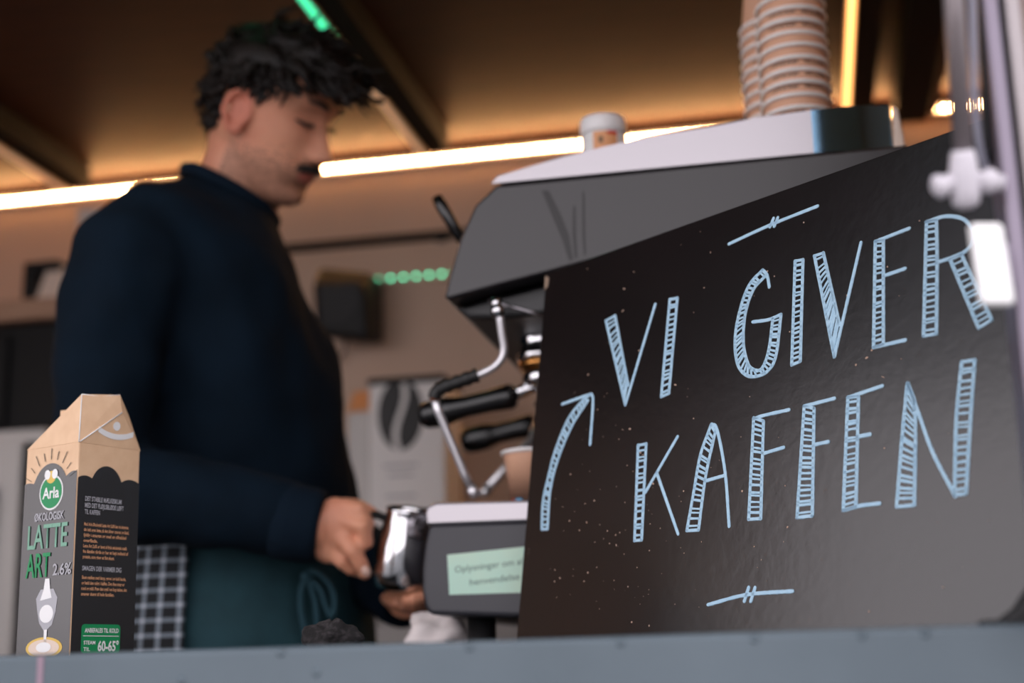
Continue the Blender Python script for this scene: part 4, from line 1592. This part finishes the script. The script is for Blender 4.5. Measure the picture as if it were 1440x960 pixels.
# loose fringe curls over the brow
for j in range(46):
    y = rng.uniform(-.062, .045)
    p = np.array([.085+rng.uniform(-.012, .026), y, .072+rng.uniform(-.012, .018)])
    lock(p, np.array([.9, -.1+rng.normal(0, .25), rng.uniform(-.35, .25)]), rng.uniform(.045, .072), rng.uniform(.004, .0068), rng.uniform(.006, .012), rng.uniform(0, 6.28))
# sideburns
for q in (-1, 1):
    for j in range(10):
        lock(np.array([.018+rng.uniform(-.010, .014), q*.0745, .030+rng.uniform(-.006, .006)]), np.array([.15, 0, -1.0]), .024, .004, .002, rng.uniform(0, 6))
hair.obj('hair', 'hair', ps)
# brows, lashes, moustache
br = MB()
for q in (-1, 1):
    br = MB()
    br.tube([HP(.0965-.004*abs(t), q*(.014+.030*t), .0240+.006*math.sin(2.2*t)-.002*t)+HF*(.0015-.012*t*t) for t in np.linspace(0, 1, 8)], [.002, .0034, .0036, .0036, .0034, .003, .0024, .0012], 8)
    br.obj('eyebrow', 'lash', ps)
la = MB()
for q in (-1, 1):
    la = MB()
    la.tube([HP(.0885-.0105*(t-.35)**2*4, q*(.020+.026*t), -.0008-.0028*math.sin(math.pi*t)) for t in np.linspace(0, 1, 9)], [.0012, .0022, .0028, .0030, .0030, .0030, .0028, .0022, .0012], 6)
    la.obj('eyelashes', 'lash', ps)
mo = MB()
for j in range(120):
    y = rng.uniform(-.026, .026)
    x0 = .0985-.0155*(abs(y)/.026)**2.0
    z0 = -.0550-.05*abs(y)+rng.uniform(-.0015, .0015)
    mo.tube([HP(x0-.0015, y, z0), HP(x0+.0018, y*1.10, z0-.0045), HP(x0+.0008, y*1.18, z0-.0095)], [.0012, .0013, .0005], 5)
mo.obj('moustache', 'lash', ps)
# finger nail that catches the light
nl = P(514.5, 803, 1.690)
nax = (P(513, 806, 1.70)-P(507, 792, 1.694))
nax = nax/np.linalg.norm(nax)
nside = np.cross(nax, FW)
nside = nside/np.linalg.norm(nside)
MB().ball(nl, (.0052, .0078, .0032), 14, 8, (nside, nax, np.cross(nside, nax))).obj('finger_nail', 'nail', ps)


# clothes
def fold(me, amp, sc, seed, zsq=1.0):
    from mathutils import noise
    co = mesh_np(me)
    n = np.empty(len(co)*3)
    me.vertices.foreach_get('normal', n)
    n = n.reshape(-1, 3)
    out = co.copy()
    for i, c in enumerate(co):
        out[i] += n[i]*amp*(noise.noise(Vector((c[0]*sc+seed, c[1]*sc, c[2]*sc*zsq)))+.45*noise.noise(Vector((c[0]*sc*2.3, c[1]*sc*2.3+seed, c[2]*sc*2.6*zsq))))
    me.vertices.foreach_set('co', out.ravel())
    me.update()


sw_ = MB()
sw_.rings(torso_rings(0.004))
sw_.tube(ARM_R, RAD_R, 28)
sw_.tube(ARM_L, RAD_L, 28)
sme = remeshed(sw_, 'sweater', .0075, 7, .6)
fold(sme, .017, 8.0, 3.1, .7)
sme.materials.append(MATS['sweater'])
link(bpy.data.objects.new('sweater', sme), ps)
# ribbed collar, cuffs and hem
rgs = torso_rings(0.004)
col_pts = [(a*.5+b2*.5) for a, b2 in zip(rgs[0], rgs[1])]
MB().tube(col_pts+[col_pts[0], col_pts[1]], .0095, 10).obj('collar', 'sweater_rib', ps)
for A2, r2 in ((ARM_R, RAD_R), (ARM_L, RAD_L)):
    d = A2[-1]-A2[-3]
    d = d/np.linalg.norm(d)
    MB().lathe(A2[-1]-d*.050, [(.040, -.004), (.0465, 0), (.0470, .020), (.0455, .045), (.0435, .054), (.0345, .055), (.033, .030)], d, 40, cap=False).obj('cuff', 'sweater_rib', ps)
hem = torso_rings(0.010)
MB().rings([hem[-4], hem[-2], hem[-1], [p*.94+np.mean(hem[-1], axis=0)*.06-ZV*.004 for p in hem[-1]]], cap=False).obj('hem', 'sweater_rib', ps)

tr_ = MB()
tr_.tube([hipc+ZV*z for z in (.075, .02, -.05, -.11, -.14)], [.150, .158, .168, .160, .12], 32)
for h0, kn, an_ in legs:
    tr_.tube([h0+ZV*.03, h0-ZV*.06, (h0+kn)/2, kn, (kn+an_)/2, an_, an_-ZV*.03], [.095, .100, .090, .074, .068, .060, .060], 24)
tme = remeshed(tr_, 'trousers', .011, 6, .6)
fold(tme, .009, 7, 8.2)
tme.materials.append(MATS['trousers'])
link(bpy.data.objects.new('trousers', tme), ps)
for h0, kn, an_ in legs:
    c = np.array([an_[0], an_[1], ZF])
    sh_ = MB()
    sh_.rings([[c+RTH*(x+hl_*math.cos(t))+FWH*(hw_*math.sin(t))+ZV*z for t in np.linspace(0, 2*math.pi, 24, endpoint=False)] for x, hl_, hw_, z in
               ((.045, .140, .048, .002), (.045, .142, .050, .02), (.042, .135, .047, .045), (.018, .10, .043, .075), (-.005, .062, .042, .105))])
    sh_.obj('shoe', 'shoe', ps)

# apron wrapped round the hips
def hip_pt(ang, z, grow):
    """ang 0 = front of the person (right in view), -90 = side toward the viewer"""
    a = math.radians(ang)
    rx_ = .150+grow+np.interp(z, [-.45, -.1, 0, .06], [.015, .017, .010, .003])
    ry_ = .172+grow+np.interp(z, [-.45, -.1, 0, .06], [.012, .012, .004, .0])
    return hipc+RTH*(rx_*math.copysign(abs(math.cos(a))**.85, math.cos(a)))+FWH*ry_*math.copysign(abs(math.sin(a))**.85, math.sin(a))+ZV*z


mb = MB()
rr = []
for ang in np.linspace(-215, 40, 70):
    rr.append([hip_pt(ang, z, .012+.004*math.sin(math.radians(ang*7))*np.interp(z, [-.45, .05], [1.8, .1])) for z in np.linspace(-.46, .052, 16)])
mb.rings(rr, cap=False, closed=False)
ap = mb.obj('apron', 'apron', ps)
q = ap.modifiers.new('t', 'SOLIDIFY')
q.thickness = .003
MB().rings([[hip_pt(ang, z, g) for z, g in ((.030, .017), (.056, .017), (.056, .012), (.030, .012))] for ang in np.linspace(-215, 140, 90)], cap=True).obj('waistband', 'apron', ap)
# plaid towel tucked into the waistband
mb = MB()
rr = []
angs = np.linspace(-158, -98, 40)
zs_ = np.linspace(-.30, .048, 26)
for ang in angs:
    rr.append([hip_pt(ang, z, .024+.003*math.sin(math.radians(ang*9))*np.interp(z, [-.3, .05], [1.5, .2])) for z in zs_])
mb.rings(rr, cap=False, closed=False)
tw = mb.obj('plaid_towel', 'plaid', ps)
tw['label'] = 'black and white checked towel'
me = tw.data
uvl = me.uv_layers.new(name='uv')
nz_ = len(zs_)
for lp_ in me.loops:
    i, j = divmod(lp_.vertex_index, nz_)
    uvl.data[lp_.index].uv = (i/39*.155/.0185, j/25*.348/.0185)
q = tw.modifiers.new('t', 'SOLIDIFY')
q.thickness = .003
# tie strings: two loops and two ends
def AP(px, py, d=1.765):
    return P(px, py, d)


tie = MB()
tie.tube(bez([AP(428, 812), AP(440, 803), AP(456, 812), AP(468, 830), AP(471, 850), AP(466, 866), AP(458, 850), AP(450, 828), AP(432, 812)], 6), .0042, 8)
tie.tube(bez([AP(430, 810), AP(424, 830), AP(423, 855), AP(428, 880), AP(432, 905)], 6), .0042, 8)
tie.tube(bez([AP(432, 812), AP(442, 840), AP(446, 870), AP(446, 905)], 6), .0040, 8)
tie.ball(AP(431, 811), .008)
tie.obj('tie_strings', 'apron_tie', ap)
MB().lathe(AP(479, 886, 1.78), [(.006, 0), (.006, .003), (.004, .005)], -FW, 16).obj('blue_button', 'print_blue', ap)

# ------------------------------------------------------------------ milk pitcher in his hand
pb_, pt_ = P(560, 826, 1.722), P(571, 714, 1.722)
pax = (pt_-pb_)/np.linalg.norm(pt_-pb_)
mp = thing('milk_pitcher', 'polished steel milk pitcher held by the barista', 'pitcher', pb_)
H_ = np.linalg.norm(pt_-pb_)
prof = [(.026, 0), (.0300, .002), (.0318, .012), (.0322, .030), (.0310, .050), (.0275, .070), (.0240, .085), (.0232, H_-.004), (.0238, H_), (.0226, H_), (.0220, H_-.006), (.0262, .070), (.0300, .045), (.0306, .012), (.026, .004)]
mb = MB()
seg = 48
u_ = RTH-pax*(RTH@pax)
u_ = u_/np.linalg.norm(u_)
v_ = np.cross(pax, u_)
rr = []
for r, h in prof:
    ring = []
    for k in range(seg):
        a = 2*math.pi*k/seg
        sp_ = max(0, (h-.06)/(H_-.06))*.014*g1(((a+math.pi) % (2*math.pi))-math.pi, .28)
        ring.append(pb_+pax*(h+sp_*.3)+u_*(r+sp_)*math.cos(a)+v_*(r+sp_*.3)*math.sin(a))
    rr.append(ring)
mb.rings(rr)
mb.obj('jug', 'chrome', mp)
hn = [pb_+pax*h-u_*x for h, x in ((.082, .0235), (.085, .036), (.078, .046), (.055, .047), (.030, .046), (.016, .040), (.014, .030))]
MB().tube(bez(hn, 5), .0052, 10, flat=(u_, .6)).obj('handle', 'black_plastic', mp)
